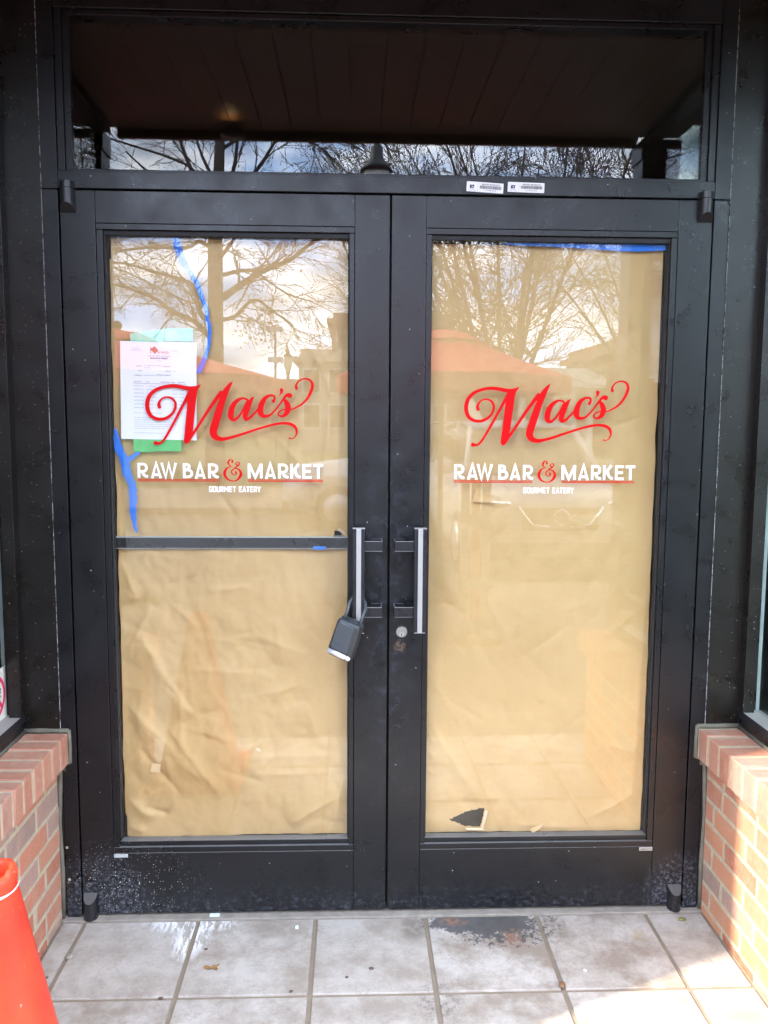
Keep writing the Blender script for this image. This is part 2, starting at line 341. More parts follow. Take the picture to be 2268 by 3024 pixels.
class Flat:
    """flat lettering in the XZ plane facing -Y; each stroke a hair in front of the last"""
    def __init__(s, f): s.f = f; s.v = []; s.fc = []; s.k = 0
    def P(s, x, y, d): X, Z = s.f(x, y); return (X, -d, Z)
    def stroke(s, pts, sub=8, cap=True, smooth=True):
        pts = [p if len(p) == 3 else (*p, s.w) for p in pts]
        q = catmull(pts, sub) if smooth and len(pts) > 2 else list(pts)
        s.k += 1; b0 = s.k*6e-5; base = len(s.v); n = len(q)
        for i, (x, y, w) in enumerate(q):
            x0, y0, _ = q[max(i-1, 0)]; x1, y1, _ = q[min(i+1, n-1)]; dx, dy = x1-x0, y1-y0; l = math.hypot(dx, dy) or 1; nx, ny = -dy/l, dx/l; w = max(w, .5)
            d = b0+i*1.5e-7; s.v += [s.P(x+nx*w/2, y+ny*w/2, d), s.P(x-nx*w/2, y-ny*w/2, d)]
            if i: a = base+2*(i-1); s.fc.append((a, a+1, a+3, a+2))
        if cap:
            for (x, y, w) in (q[0], q[-1]): s.disc(x, y, w/2)
    def disc(s, x, y, r):
        s.k += 1; b = len(s.v); n = 14; s.v += [s.P(x+r*math.cos(2*math.pi*i/n), y+r*math.sin(2*math.pi*i/n), s.k*6e-5) for i in range(n)]; s.fc.append(tuple(range(b, b+n)))
    def poly(s, pts):
        s.k += 1; b = len(s.v); s.v += [s.P(x, y, s.k*6e-5) for x, y in pts]; s.fc.append(tuple(range(b, b+len(pts))))
    def lines(s, pts, w):
        """mitred polyline of constant width"""
        pts = [q for i, q in enumerate(pts) if i == 0 or math.hypot(q[0]-pts[i-1][0], q[1]-pts[i-1][1]) > 1e-4]
        n = len(pts); s.k += 1; b = len(s.v); d = s.k*6e-5
        for i in range(n):
            def nrm(a, c): dx, dy = c[0]-a[0], c[1]-a[1]; l = math.hypot(dx, dy); return (-dy/l, dx/l)
            n0 = nrm(pts[max(i-1, 0)], pts[max(i, 1)]) if i else nrm(pts[0], pts[1]); n1 = nrm(pts[i], pts[i+1]) if i < n-1 else n0
            mx_, my = n0[0]+n1[0], n0[1]+n1[1]; l = math.hypot(mx_, my) or 1; mx_, my = mx_/l, my/l; k = 1/max(.45, mx_*n0[0]+my*n0[1])
            s.v += [s.P(pts[i][0]+mx_*k*w/2, pts[i][1]+my*k*w/2, d), s.P(pts[i][0]-mx_*k*w/2, pts[i][1]-my*k*w/2, d)]
            if i: a = b+2*(i-1); s.fc.append((a, a+1, a+3, a+2))
    def obj(s, name, mat, parent, y):
        vs = [(x, yy+y, z) for x, yy, z in s.v]; o = mesh(name, vs, s.fc, mat, parent); bm = bmesh.new(); bm.from_mesh(o.data)
        for f in bm.faces:
            f.normal_update()
            if f.normal.y > 0: f.normal_flip()
        bm.to_mesh(o.data); bm.free(); return o
def text_mesh(s, size, align='LEFT', bold=0.0, sx=1.0):
    cu = bpy.data.curves.new('text', 'FONT'); cu.body = s; cu.size = size; cu.align_x = align; cu.offset = bold*size; cu.resolution_u = 2; cu.fill_mode = 'FRONT'
    o = bpy.data.objects.new('text', cu); COL.objects.link(o); bpy.context.view_layer.update()
    me = bpy.data.meshes.new_from_object(o.evaluated_get(bpy.context.evaluated_depsgraph_get())); vs = [(v.co.x*sx, v.co.y) for v in me.vertices]; fs = [tuple(p.vertices) for p in me.polygons]
    bpy.data.objects.remove(o); bpy.data.curves.remove(cu); bpy.data.meshes.remove(me); return vs, fs
class Print:
    def __init__(s): s.v = []; s.f = []
    def text(s, t, x, z, size, align='LEFT', bold=0.0, sx=1.0):
        vs, fs = text_mesh(t, size, align, bold, sx); b = len(s.v); s.v += [(x+a, 0, z+c) for a, c in vs]; s.f += [tuple(i+b for i in q) for q in fs]
    def rect(s, x0, z0, x1, z1): b = len(s.v); s.v += [(x0, 0, z0), (x1, 0, z0), (x1, 0, z1), (x0, 0, z1)]; s.f.append((b, b+1, b+2, b+3))
    def poly(s, pts): b = len(s.v); s.v += [(x, 0, z) for x, z in pts]; s.f.append(tuple(range(b, b+len(pts))))
    def obj(s, name, mat, parent): return mesh(name, s.v, s.f, mat, parent, False, False)

# ------------------------------------------------------------------ ground
def sheet(name, x0, x1, y0, y1, z, mat):
    return tag(mesh(name, [(x0, y0, z), (x1, y0, z), (x1, y1, z), (x0, y1, z)], [(0, 1, 2, 3)], mat), kind='structure')
sheet('ground', -600, 600, -700, 300, -.16, 'grass')
tag(box('sidewalk', (-40, -5.3, -.15), (40, -1.42, -.012), 'concrete', None, .01), kind='structure')
sheet('road', -60, 60, -12.4, -5.3, -.145, 'asphalt')
tag(box('park_pavement', (-60, -17, -.158), (60, -12.4, -.02), 'concrete', None, .01), kind='structure')

# tiled floor of the recess: grout bed, separate tiles
floor = tag(box('tile_floor', (-2.4, -1.41, -.05), (2.4, .06, -.0055), 'grout', None, 0), kind='structure')
xs = [-2.26, -1.92, -1.58, -1.24, -.902, -.565, -.214, .118, .458, .794, 1.13, 1.47, 1.81, 2.15]
ys = [-.020, -.362, -.707, -1.052, -1.395]
g = .0065
for j in range(4):
    for i in range(len(xs)-1):
        x0, x1 = xs[i], xs[i+1]
        if j < 3:
            if x1 < -.98 or x0 > .98: continue
            x0 = max(x0, -.972+g*.0) if i == 3 else x0; x1 = min(x1, .972) if i == 9 else x1
            if i == 3: x0 = -.972
        bm = bmesh.new(); add_box(bm, (x0+g, ys[j+1]+g, -.012), (x1-g, ys[j]-g, 0), .0018, 2)
        o = bm_obj('tile', bm, 'tile', floor); o.location.z = random.uniform(-.0006, .0006); o.rotation_euler = (0, 0, 0)
tag(box('threshold', (-.972, -.0195, -.01), (.972, .06, .0025), 'threshold_mortar', None, .002), kind='structure')

# ------------------------------------------------------------------ low brick walls either side
def rough_box(a, b, bevel=.003, amp=.0022):
    bm = bmesh.new(); add_box(bm, a, b, bevel, 2); sd_ = Vector((random.uniform(-50, 50), random.uniform(-50, 50), 0))
    for v in bm.verts: v.co += noise.noise_vector(v.co*30+sd_)*amp
    return bm
COURSES = [.0, .0265, .094, .160, .227, .293, .361, .430, .488]
def low_wall(s, label, heads, pitch, off):
    t = thing('brick_wall', label, 'wall', (s*1.0, -.5, 0)); X = .974
    box('mortar_core', (s*(X+.0016), 0, -.05), (s*1.19, -1.12, .485), 'mortar', t, .0)
    for c in range(len(COURSES)-1):
        z0, z1 = COURSES[c]+.0058, COURSES[c+1]-.0058
        if c == 0: z0 = -.004
        st = heads[c]; edges = [-.001]; y = st
        while y > -1.12: edges.append(y); y -= .2
        edges.append(-1.121)
        inset = .0002 if c == 7 else random.uniform(-.0012, .0006)
        for a, b in zip(edges, edges[1:]):
            if a-b < .03: continue
            bm = rough_box((s*(X+inset), a-.0062, z0), (s*(X+.05), b+.0062, z1)); bm_obj('brick', bm, 'brick_face', t)
    # rowlock sill: bricks on edge, overhanging the wall face
    y = -.012; k = 0
    core = box('sill_mortar', (s*.9425, -.004, .4895), (s*1.10, -1.12, .5778), 'mortar', t, .0)
    while y > -1.10:
        w = pitch-.0125; jx = random.uniform(-.0018, .0006); jz = random.uniform(-.0008, .0018)
        bm = rough_box((s*(.9405+jx), y, .4875), (s*1.10, y-w, .580+jz), .004, .0028); bm_obj('sill_brick', bm, 'brick_sill', t); y -= pitch
    # grey sealant where the brick meets the metal frame
    zc = [(.972, .0), (.970, .15), (.973, .30), (.969, .42), (.965, .478), (.937, .490), (.936, .54), (.938, .588)]
    tube('sealant_bead', [(s*x, -.003, z) for x, z in zc], [.0065, .007, .005, .0075, .006, .0065, .0055, .006], 'caulk', t, 8)
    tube('sealant_bead', [(s*x, -.003, .586) for x in (.938, .98, 1.02, 1.066)], [.007, .0065, .008, .007], 'caulk', t, 8)
    tube('sealant_bead', [(s*1.066, y_, .583) for y_ in (-.004, -.2, -.5, -.8, -1.1)], [.008, .007, .009, .007, .008], 'caulk', t, 8)
    box('smear', (s*.952, -.0012, .462), (s*.968, .0, .478), 'caulk', t, .0005)
    return t
low_wall(-1, 'low red brick wall with brick sill behind the orange cone', [-.129-.0, -.129, -.215, -.122, -.17, -.10, -.176, -.104], .0660, 0)
low_wall(1, 'low red brick wall with brick sill catching the sunlight', [-.15, -.061, -.131, -.065, -.138, -.063, -.114, -.12], .0725, 0)

# ------------------------------------------------------------------ side windows above the low walls
def side_window(s, label):
    t = thing('side_window', label, 'window', (s*1.09, -.55, .585))
    box('sill_rail', (s*1.063, -.0005, .612), (s*1.125, -1.0, .637), 'sill_metal', t, .001)
    box('base_rail', (s*1.0645, -.0005, .584), (s*1.123, -1.0, .6115), 'frame_metal', t, .0005)
    box('mullion', (s*1.060, -.0005, .6375), (s*1.0945, -.036, 2.62), 'panel_metal', t, .001)
    box('glazing_stop', (s*1.0950, -.0005, .6375), (s*1.1105, -.012, 2.62), 'frame_metal', t, .001)
    box('gasket', (s*1.1110, -.0005, .6375), (s*1.1225, -.008, 2.62), 'gasket_grey', t, .0005)
    box('pane', (s*1.1120, -.0085, .6375), (s*1.1180, -.995, 2.62), 'window_glass', t, 0)
    box('head_rail', (s*1.06, -.0005, 2.6205), (s*1.125, -1.0, 2.637), 'frame_metal', t, .001)
    return t
side_window(-1, 'narrow dark framed side window with a no smoking sticker')
side_window(1, 'narrow dark framed side window above the sunlit brick wall')
# no smoking sticker on the left window
t = thing('no_smoking_sticker', 'cream no smoking sticker with red ring on left window', 'sticker', (-1.1095, -.083, .712), (0, 0, math.radians(90)))
w2, h2 = .070, .0755
mesh('sheet', [(-w2, 0, -h2), (w2, 0, -h2), (w2, 0, h2), (-w2, 0, h2)], [(0, 1, 2, 3)], 'sign_cream', t, False, False)
vs, fs = [], []
for i in range(49):
    a = 2*math.pi*i/48
    for r in (.049, .061): vs.append((r*math.cos(a), -.0006, r*math.sin(a)))
    if i: k = 2*(i-1); fs.append((k, k+1, k+3, k+2))
mesh('red_ring', vs, fs, 'sign_red', t, False, False)
a = math.radians(-45); ux, uz = math.cos(a), math.sin(a)
mesh('red_slash', [(-ux*.05-uz*.006, -.0010, -uz*.05+ux*.006), (-ux*.05+uz*.006, -.0010, -uz*.05-ux*.006), (ux*.05+uz*.006, -.0010, uz*.05-ux*.006), (ux*.05-uz*.006, -.0010, uz*.05+ux*.006)], [(0, 1, 2, 3)], 'sign_red', t, False, False)
p = Print(); p.rect(-.036, -.008, .022, -.001); p.rect(.0255, -.008, .0285, -.001); p.rect(.031, -.008, .034, -.001)
for k, (x0, z1) in enumerate(((.020, .016), (.026, .022))):
    p.rect(x0+.006, .003, x0+.009, z1-.004); p.poly([(x0-.012, z1-.003), (x0+.004, z1-.003), (x0+.009, z1-.006), (x0+.006, z1-.009), (x0+.002, z1-.006), (x0-.012, z1-.006)])
o = p.obj('cigarette_mark', 'ink_black', t); o.location.y = -.0004

# ------------------------------------------------------------------ fixed frame round the doors
fr = thing('storefront_frame', 'black metal storefront frame with transom window round double doors', 'door frame', (0, .02, 0))
for s in (-1, 1):
    box('jamb', (s*.9185, 0, 0), (s*.9615, .10, 2.1245), 'frame_metal', fr, .0012)
    box('jamb', (s*.9175, -.0015, 2.1265), (s*.9615, .10, 2.664), 'frame_metal', fr, .0012)
    box('side_panel', (s*.9622, -.002, .02), (s*1.0625, .06, 2.664), 'panel_metal', fr, .0008)
    box('seam_line', (s*.9608, -.0026, .59), (s*.9624, -.0019, 2.636), 'seam_white', fr, 0)
    box('gap_backing', (s*.895, .0505, 0), (s*.9184, .10, 2.12), 'rubber', fr, 0)  # added dark backing, keeps light out of the gap beside the door
box('header', (-.9165, -.0008, 2.1285), (.9165, .10, 2.1755), 'frame_metal', fr, .0015)
box('gap_backing', (-.895, .0505, 2.1), (.895, .10, 2.128), 'rubber', fr, 0)  # same added light-blocking backing, behind the gap under the header
box('transom_head', (-.9165, -.001, 2.598), (.9165, .10, 2.664), 'frame_metal', fr, .002)
for s in (-1, 1):
    box('glazing_bead', (s*.9165, .004, 2.176), (s*.897, .03, 2.5975), 'frame_metal', fr, .0015); box('glazing_bead', (s*.8968, .012, 2.176), (s*.879, .03, 2.5975), 'frame_metal', fr, .0015)
box('glazing_bead', (-.8785, .006, 2.583), (.8785, .03, 2.5975), 'frame_metal', fr, .0015); box('glazing_bead', (-.8785, .010, 2.1758), (.8785, .03, 2.1835), 'frame_metal', fr, .0012)
box('transom_pane', (-.884, .022, 2.180), (.884, .028, 2.588), 'door_glass', fr, 0)

# ------------------------------------------------------------------ lettering
def affine(a): return lambda x, y: (a[0][0]*x+a[0][1]*y+a[0][2], a[1][0]*x+a[1][1]*y+a[1][2])
A_R = affine([[0.0001787, 3.9e-06, 0.1848], [1.3e-06, -0.000176, 1.6376]])
E_L = affine([[0.0001770, 0, -0.7509], [0, -0.000177, 1.4088]])
D_L = affine([[0.0001775, 0, -0.4795], [0, -0.0001772, 1.4100]])
OFF = .9155
def shift(f, dx): return lambda x, y: (f(x, y)[0]+dx, f(x, y)[1])
def script_logo(dx, parent, y):
    F = Flat(shift(A_R, dx)); B = 1327.2
    b = lambda l: [(x+B, yy, w) for x, yy, w in l]
    F.stroke([(393, 600, 54), (384, 560, 50), (400, 508, 36), (440, 462, 28), (500, 438, 26), (560, 442, 30), (612, 474, 36), (645, 530, 40), (648, 580, 40), (630, 645, 40), (588, 708, 42), (520, 762, 46), (440, 792, 50), (350, 790, 52), (270, 755, 56), (222, 695, 62), (198, 600, 66), (208, 500, 66), (248, 410, 62), (320, 340, 56), (410, 295, 52), (500, 270, 52), (600, 259, 54), (680, 263, 56), (760, 276, 60), (862, 297, 68), (940, 305, 70)])
    F.poly([(870, 272), (905, 266), (960, 262), (1010, 252), (1062, 235), (1055, 258), (1022, 305), (1004, 345), (992, 400), (965, 590), (905, 1010), (880, 1110), (858, 1152), (830, 1182), (795, 1196), (768, 1182), (757, 1140), (772, 1040), (838, 520), (850, 440), (888, 335)])
    F.stroke([(306, 1181, 68), (340, 1188, 46), (388, 1178, 34), (440, 1130, 36), (500, 1040, 38), (600, 870, 40), (700, 690, 42), (800, 510, 46), (880, 360, 56)])
    F.stroke([(835, 1140, 50), (910, 1032, 44), (1000, 902, 44), (1100, 752, 46), (1200, 605, 52), (1300, 470, 60), (1380, 370, 70)])
    F.stroke([(1574, 184, 4), (1535, 228, 46), (1485, 300, 80), (1440, 385, 100), (1390, 505, 106), (1330, 680, 116), (1270, 860, 122), (1236, 975, 122), (1240, 1045, 112), (1288, 1100, 88), (1370, 1120, 64), (1450, 1110, 54), (1560, 1082, 46), (1660, 1052, 42)]+b([(500, 995, 38), (700, 932, 36), (850, 890, 38), (960, 869, 42), (1060, 863, 44), (1150, 878, 50), (1215, 920, 48), (1243, 985, 36), (1235, 1050, 24), (1200, 1097, 18), (1160, 1115, 16), (1122, 1108, 26)]))
    F.stroke(b([(462, 478, 36), (400, 458, 34), (330, 482, 52), (262, 540, 74), (217, 620, 90), (198, 700, 96), (200, 765, 84), (228, 803, 58), (270, 798, 44), (320, 755, 36), (370, 690, 34), (420, 610, 40), (455, 535, 40), (478, 500, 40)]))
    F.stroke(b([(580, 434, 5), (545, 465, 42), (508, 525, 72), (470, 612, 84), (440, 690, 88), (424, 750, 80), (434, 795, 60), (472, 790, 48), (520, 758, 38), (570, 708, 34), (625, 650, 36), (660, 600, 40)]))
    F.stroke(b([(884, 508, 50), (904, 470, 36), (900, 430, 38), (862, 412, 34), (808, 422, 42), (740, 472, 68), (692, 560, 88), (672, 640, 96), (677, 700, 90), (712, 744, 64), (770, 748, 48), (830, 725, 36), (900, 660, 30), (980, 560, 28), (1035, 488, 36), (1090, 418, 48), (1135, 400, 60)]))
    F.disc(1150+B, 414, 41)
    F.stroke(b([(1060, 480, 40), (1088, 520, 74), (1112, 580, 90), (1113, 640, 92), (1084, 705, 74), (1032, 745, 42), (985, 747, 30), (955, 722, 27), (964, 690, 25), (1000, 658, 22), (1060, 640, 18), (1160, 640, 20), (1250, 605, 28), (1350, 545, 34), (1440, 445, 42), (1500, 325, 48), (1517, 240, 46), (1485, 170, 36), (1420, 145, 28), (1350, 152, 24), (1290, 192, 24), (1256, 248, 32), (1260, 300, 48)]))
    F.stroke(b([(1020, 324, 58), (1020, 352, 46), (1002, 388, 20), (978, 414, 4)]))
    return F.obj('script_lettering', 'vinyl_red', parent, y)
def arc(cx, cy, rx, ry, a0, a1, n=8): return [(cx+rx*math.cos(math.radians(a0+(a1-a0)*i/n)), cy+ry*math.sin(math.radians(a0+(a1-a0)*i/n))) for i in range(n+1)]
def RR_(x, y): return [[(x, y-4), (x, y+237)], [(x, y+16), (x+66, y+16)]+arc(x+66, y+76, 58, 60, -90, 90)+[(x, y+136)], [(x+56, y+128), (x+64, y+165), (x+82, y+195), (x+110, y+213), (x+148, y+219)]]
def AA_(x, y): return [[(x-68, y+243), (x, y-6), (x+70, y+243)], [(x-50, y+186), (x+50, y+186)]]
def word_paths():
    L1 = RR_(168, 208)+AA_(448, 210)+[[(536, 200), (600, 440), (652, 212), (704, 440), (766, 200)]]
    L1 += [[(900, 208), (900, 449)], [(900, 228), (945, 228)]+arc(945, 267, 38, 39, -90, 90)+[(900, 306)], [(900, 318), (962, 318)]+arc(962, 373, 62, 56, -90, 90)+[(900, 430)]]+AA_(1157, 216)+RR_(1308, 214)
    L2 = [[(418, 455), (418, 214)], [(420, 222), (519, 440), (616, 222)], [(616, 214), (616, 455)]]+AA_(763, 220)+RR_(910, 218)
    L2 += [[(1108, 216), (1108, 458)], [(1122, 355), (1226, 216)], [(1166, 302), (1172, 350), (1190, 395), (1215, 424), (1254, 434)], [(1310, 219), (1310, 458)], [(1310, 238), (1428, 238)], [(1310, 338), (1420, 338)], [(1310, 439), (1437, 439)], [(1464, 239), (1622, 239)], [(1545, 245), (1545, 458)]]
    return L1, L2
def block_words(dx, parent, y):
    L1, L2 = word_paths(); F = Flat(shift(E_L, dx)); G = Flat(shift(D_L, dx)); H = Flat(shift(E_L, dx)); I = Flat(shift(D_L, dx))
    for q in L1: F.lines(q, 41); H.lines(q, 3.5)
    for q in L2: G.lines(q, 41); I.lines(q, 3.5)
    o1 = F.obj('block_lettering', 'vinyl_white', parent, y); o2 = G.obj('block_lettering', 'vinyl_white', parent, y)
    H.obj('inline_stroke', 'vinyl_inline', parent, y-.0035); I.obj('inline_stroke', 'vinyl_inline', parent, y-.0035)
    U = Flat(shift(E_L, dx)); V = Flat(shift(D_L, dx))
    for yy in (475, 497): U.lines([(145, yy), (1448, yy+1)], 12)
    for yy in (482, 504): V.lines([(402, yy), (1620, yy+1)], 12)
    U.obj('underline', 'vinyl_red', parent, y); V.obj('underline', 'vinyl_red', parent, y)
    K = Flat(shift(D_L, dx))
    K.stroke([(146, 190, 32), (154, 170, 22), (132, 153, 14), (102, 160, 24), (82, 200, 30), (92, 236, 20), (134, 262, 8)])
    K.stroke([(134, 262, 6), (92, 272, 16), (50, 302, 30), (24, 355, 46), (26, 412, 42), (62, 466, 30), (120, 494, 18), (180, 500, 16), (238, 470, 30), (278, 415, 46), (284, 368, 40), (262, 322, 30), (220, 297, 18), (175, 300, 14), (142, 328, 18), (134, 360, 18), (152, 390, 16), (185, 400, 12), (210, 380, 22), (202, 352, 28)])
    K.stroke([(168, 300, 10), (200, 277, 18), (244, 247, 22), (262, 217, 20), (250, 194, 16), (220, 197, 13), (203, 218, 16), (220, 236, 26)])
    K.obj('ampersand', 'vinyl_red', parent, y)
    # tagline in condensed capitals, cell 0..1
    gl = {'G': [[(.98, .20), (.80, .06), (.2, .06), (.09, .2), (.09, .8), (.2, .94), (.8, .94), (.9, .8), (.9, .52), (.55, .52)]], 'O': [[(.5, .06), (.2, .06), (.09, .2), (.09, .8), (.2, .94), (.8, .94), (.91, .8), (.91, .2), (.8, .06), (.5, .06)]],
          'U': [[(.1, 0), (.1, .8), (.22, .94), (.78, .94), (.9, .8), (.9, 0)]], 'R': [[(.12, 1), (.12, .08), (.75, .08), (.9, .2), (.9, .42), (.75, .54), (.12, .54)], [(.5, .54), (.92, 1)]],
          'M': [[(.1, 1), (.1, 0)], [(.1, .02), (.5, .62), (.9, .02)], [(.9, 0), (.9, 1)]], 'E': [[(.12, 0), (.12, 1)], [(.12, .08), (.95, .08)], [(.12, .5), (.85, .5)], [(.12, .92), (.95, .92)]],
          'T': [[(0, .08), (1, .08)], [(.5, .08), (.5, 1)]], 'A': [[(.02, 1), (.5, .0), (.98, 1)], [(.2, .68), (.8, .68)]], 'Y': [[(.02, 0), (.5, .52), (.98, 0)], [(.5, .5), (.5, 1)]]}
    T = Flat(shift(E_L, dx)); x = 1302
    for ch in 'GOURMET EATERY':
        if ch == ' ': x += 40; continue
        w = 70 if ch == 'M' else 49
        for q in gl[ch]: T.lines([(x+a*w, 583+c*92) for a, c in q], 15.5)
        x += w+11.5
    T.obj('tagline', 'vinyl_white', parent, y)

# ------------------------------------------------------------------ doors
def pivot(parent, s, top):
    bm = bmesh.new(); n = 14; cx = s*.890; r = .0205
    zs = (2.062, 2.143) if top else (.0035, .080)
    def ring(z0, z1, slant_lo, slant_hi):
        lo, hi = [], []
        for i in range(n+1):
            a = math.pi*i/n; x = cx+r*math.cos(a); d = math.sin(a)*.026
            lo.append(bm.verts.new((x, -.001-d, z0+(d*slant_lo)))); hi.append(bm.verts.new((x, -.001-d, z1-(d*slant_hi))))
        for i in range(n): bm.faces.new((lo[i], lo[i+1], hi[i+1], hi[i]))
        bm.faces.new(lo); bm.faces.new(hi[::-1]); bm.faces.new((lo[0], hi[0], hi[-1], lo[-1]))
    if top: ring(zs[0], 2.124, .9, 0); ring(2.1255, zs[1], 0, 0)
    else: ring(zs[0], zs[1], 0, .9)
    bm_obj('pivot_hinge', bm, 'hardware_black', parent)
def cyl_y(name, cx, cz, r, y0, y1, mat, parent, n=28, bev=.0015):
    bm = bmesh.new(); prof = [(r, 0), (r, (y1-y0)-bev), (r-bev, y1-y0)]
    lathe(bm, prof, n); bmesh.ops.rotate(bm, verts=bm.verts, cent=(0, 0, 0), matrix=Matrix.Rotation(math.pi/2, 3, 'X'))
    for v in bm.verts: v.co += Vector((cx, y1*0+(-y0), cz))
    return bm_obj(name, bm, mat, parent, False)
def pull_handle(d, s):
    """offset pull: bar standing off the stile on two strap brackets"""
    X0, X1 = (-.1043, -.0712) if s < 0 else (.0705, .1045); zt, zb = 1.195, .8935; y0, y1 = -.072, -.046
    h = box('pull_handle', (X0, y0+.0022, zb), (X1, y1, zt-.0016), 'hardware_black', d, .0012)
    xm = (X0+X1)/2; box('grip_strip', (xm-.0068, y0, zb-.001), (xm+.0068, y0+.0021, zt-.0017), 'silver', h, .0006)
    box('end_cap', (X0-.0008, y0-.0006, zt-.0015), (X1+.0008, y1+.001, zt), 'silver', h, .0004)
    box('end_cap', (X0+.001, y0+.0022, zb-.0016), (X1-.001, y1, zb-.0002), 'silver', h, .0004)
    xi = X1 if s < 0 else X0; xe = -.0200 if s < 0 else .0150
    for z1 in (1.156, .9648):
        z0 = z1-.0275; bm = bmesh.new(); th = .0024
        add_box(bm, (xi, -.060, z0), (xe, -.060+th, z1), .0006); add_box(bm, (xe-(th if s < 0 else -th)*1, -.0596+th, z0), (xe, -.0002, z1), .0006)
        add_box(bm, (xe-(th+.0003 if s < 0 else -th-.0003), -.0030, z0), (xe+(-.030 if s < 0 else .030), -.0002, z1), .0006)
        b = bm_obj('bracket', bm, 'hardware_black', h)
        box('silver_edge', (xi, -.0602, z1+.0001), (xe, -.0602+th, z1+.0009), 'silver', b, 0); box('silver_edge', (xe-(th if s < 0 else -th), -.0577, z1+.0001), (xe, -.0005, z1+.0009), 'silver', b, 0)  # thin silver strips along the bracket edges
        box('silver_edge', (xi, -.0606, z0-.0007), (xe, -.0602+th, z0-.0001), 'silver', b, 0)
def glass_door(s, label):
    d = thing('glass_door', label, 'door', (s*.46, .02, 0)); B = .0014
    e = lambda a: s*a
    box('stile', (e(.9135), 0, .012), (e(.8186), .045, 2.1235), 'door_metal', d, B); box('stile', (e(.1005), 0, .012), (e(.0030), .045, 2.1235), 'door_metal', d, B)
    box('top_rail', (e(.8180), .0004, 2.0365), (e(.1011), .045, 2.1235), 'door_metal', d, B); box('bottom_rail', (e(.8180), .0004, .012), (e(.1011), .045, .2025), 'door_metal', d, B)
    # glazing beads: two steps down to the glass
    for x0, x1, xx in ((.8178, .8005, .7965), (.1013, .1155, .1190)):
        box('glazing_bead', (e(x0), .003, .2205), (e(x1), .040, 2.0195), 'door_metal', d, .001); box('glazing_bead', (e(x1), .0125, .2365), (e(xx), .040, 2.0055), 'rubber', d, .001)
    box('glazing_bead', (e(.8178), .0015, .2031), (e(.1013), .040, .2200), 'door_metal', d, .001); box('glazing_bead', (e(.8004), .0100, .2204), (e(.1157), .040, .2350), 'door_metal', d, .001)
    box('glazing_bead', (e(.8178), .0015, 2.0200), (e(.1013), .040, 2.0359), 'door_metal', d, .001); box('glazing_bead', (e(.8004), .0110, 2.0065), (e(.1157), .040, 2.0195), 'rubber', d, .001)
    if s < 0: pane = box('pane', (-.80, .022, .233), (-.1155, .028, 2.0085), 'door_glass', d, 0)
    else:
        # the right pane sits very slightly askew in its beads, as its reflection shows
        bm = bmesh.new(); add_box(bm, (.1155, .022, .233), (.80, .028, 2.0085)); c0 = Vector((.458, .025, 1.1)); R = Matrix.Rotation(math.radians(PANE_SKEW), 3, 'Z')
        bmesh.ops.rotate(bm, verts=bm.verts, cent=c0, matrix=R); pane = bm_obj('pane', bm, 'door_glass', d)
    yl = .0214 if s < 0 else .0160
    script_logo(-OFF if s < 0 else 0, pane, yl); block_words(0 if s < 0 else OFF, pane, yl)
    pivot(d, s, True); pivot(d, s, False); pull_handle(d, s)
    tg = box('maker_tag', (e(.8172), -.0012, .1905), (e(.7765), .0003, .2012), 'tag_metal', d, .0004)
    if s > 0:
        vs, fs = text_mesh('AMARLITE', .0092, 'CENTER', .01); mesh('maker_lettering', [(.797+x*.84, -.0016, .1925+z) for x, z in vs], fs, 'ink_black', tg)
        c = cyl_y('lock_cylinder', .0397, .8795, .0198, 0, .0035, 'hardware_black', d); cyl_y('cylinder_face', .0397, .8795, .0168, .0036, .0055, 'nickel', c); cyl_y('lock_plug', .0397, .8722, .0076,   .0056, .0075, 'silver', c, 20, .0008)
        box('keyway', (.0386, -.0082, .8675), (.0408, -.0076, .8765), 'rubber', c, 0)
    else:
        box('wear_plate', (-.8172, -.0022, .1908), (-.7772, -.00125, .2009), 'gasket_grey', d, .0003)
        pb = box('push_bar', (-.82, .036, 1.1195), (-.1015, .085, 1.1535), 'hardware_black', d, .002); box('bar_edge', (-.80, .0335, 1.1537), (-.12, .080, 1.1558), 'gasket_grey', pb, .0003); box('bar_edge', (-.80, .0355, 1.1213), (-.12, .0359, 1.1226), 'gasket_grey', pb, 0)
    return d
PANE_SKEW = 0.85
glass_door(-1, 'left glass door with red script logo, push bar and building permit')
glass_door(1, 'right glass door with red script logo and round key lock')
box_b = box('center_backing', (-.02, .0505, .01), (.02, .06, 2.1), 'rubber', fr, 0)  # added dark strip behind the center gap, blocks light between the doors

# ------------------------------------------------------------------ kraft paper behind the glass
def crease(x, z, a, b, w, amp, side=0):
    ax, az = a; bx, bz = b; dx, dz = bx-ax, bz-az; l2 = dx*dx+dz*dz; t = ((x-ax)*dx+(z-az)*dz)/l2; win = max(0, 1-(2*t-1)**4) if 0 <= t <= 1 else 0
    if not win: return 0
    l = math.sqrt(l2); d = ((x-ax)*dz-(z-az)*dx)/l
    ww = w*(2.6 if side*d > 0 else 1); return amp*win*math.exp(-abs(d)/ww)
def inside(p, poly):
    x, z = p; c = False; j = len(poly)-1
    for i in range(len(poly)):
        xi, zi = poly[i]; xj, zj = poly[j]
        if (zi > z) != (zj > z) and x < (xj-xi)*(z-zi)/(zj-zi)+xi: c = not c
        j = i
    return c
def nearest(p, poly):
    best = None; bd = 9
    for i in range(len(poly)):
        a, b = Vector(poly[i-1]), Vector(poly[i]); ab = b-a; t = max(0, min(1, (Vector(p)-a).dot(ab)/max(ab.length_squared, 1e-12))); q = a+ab*t; d = (q-Vector(p)).length
        if d < bd: bd = d; best = q
    return best, bd
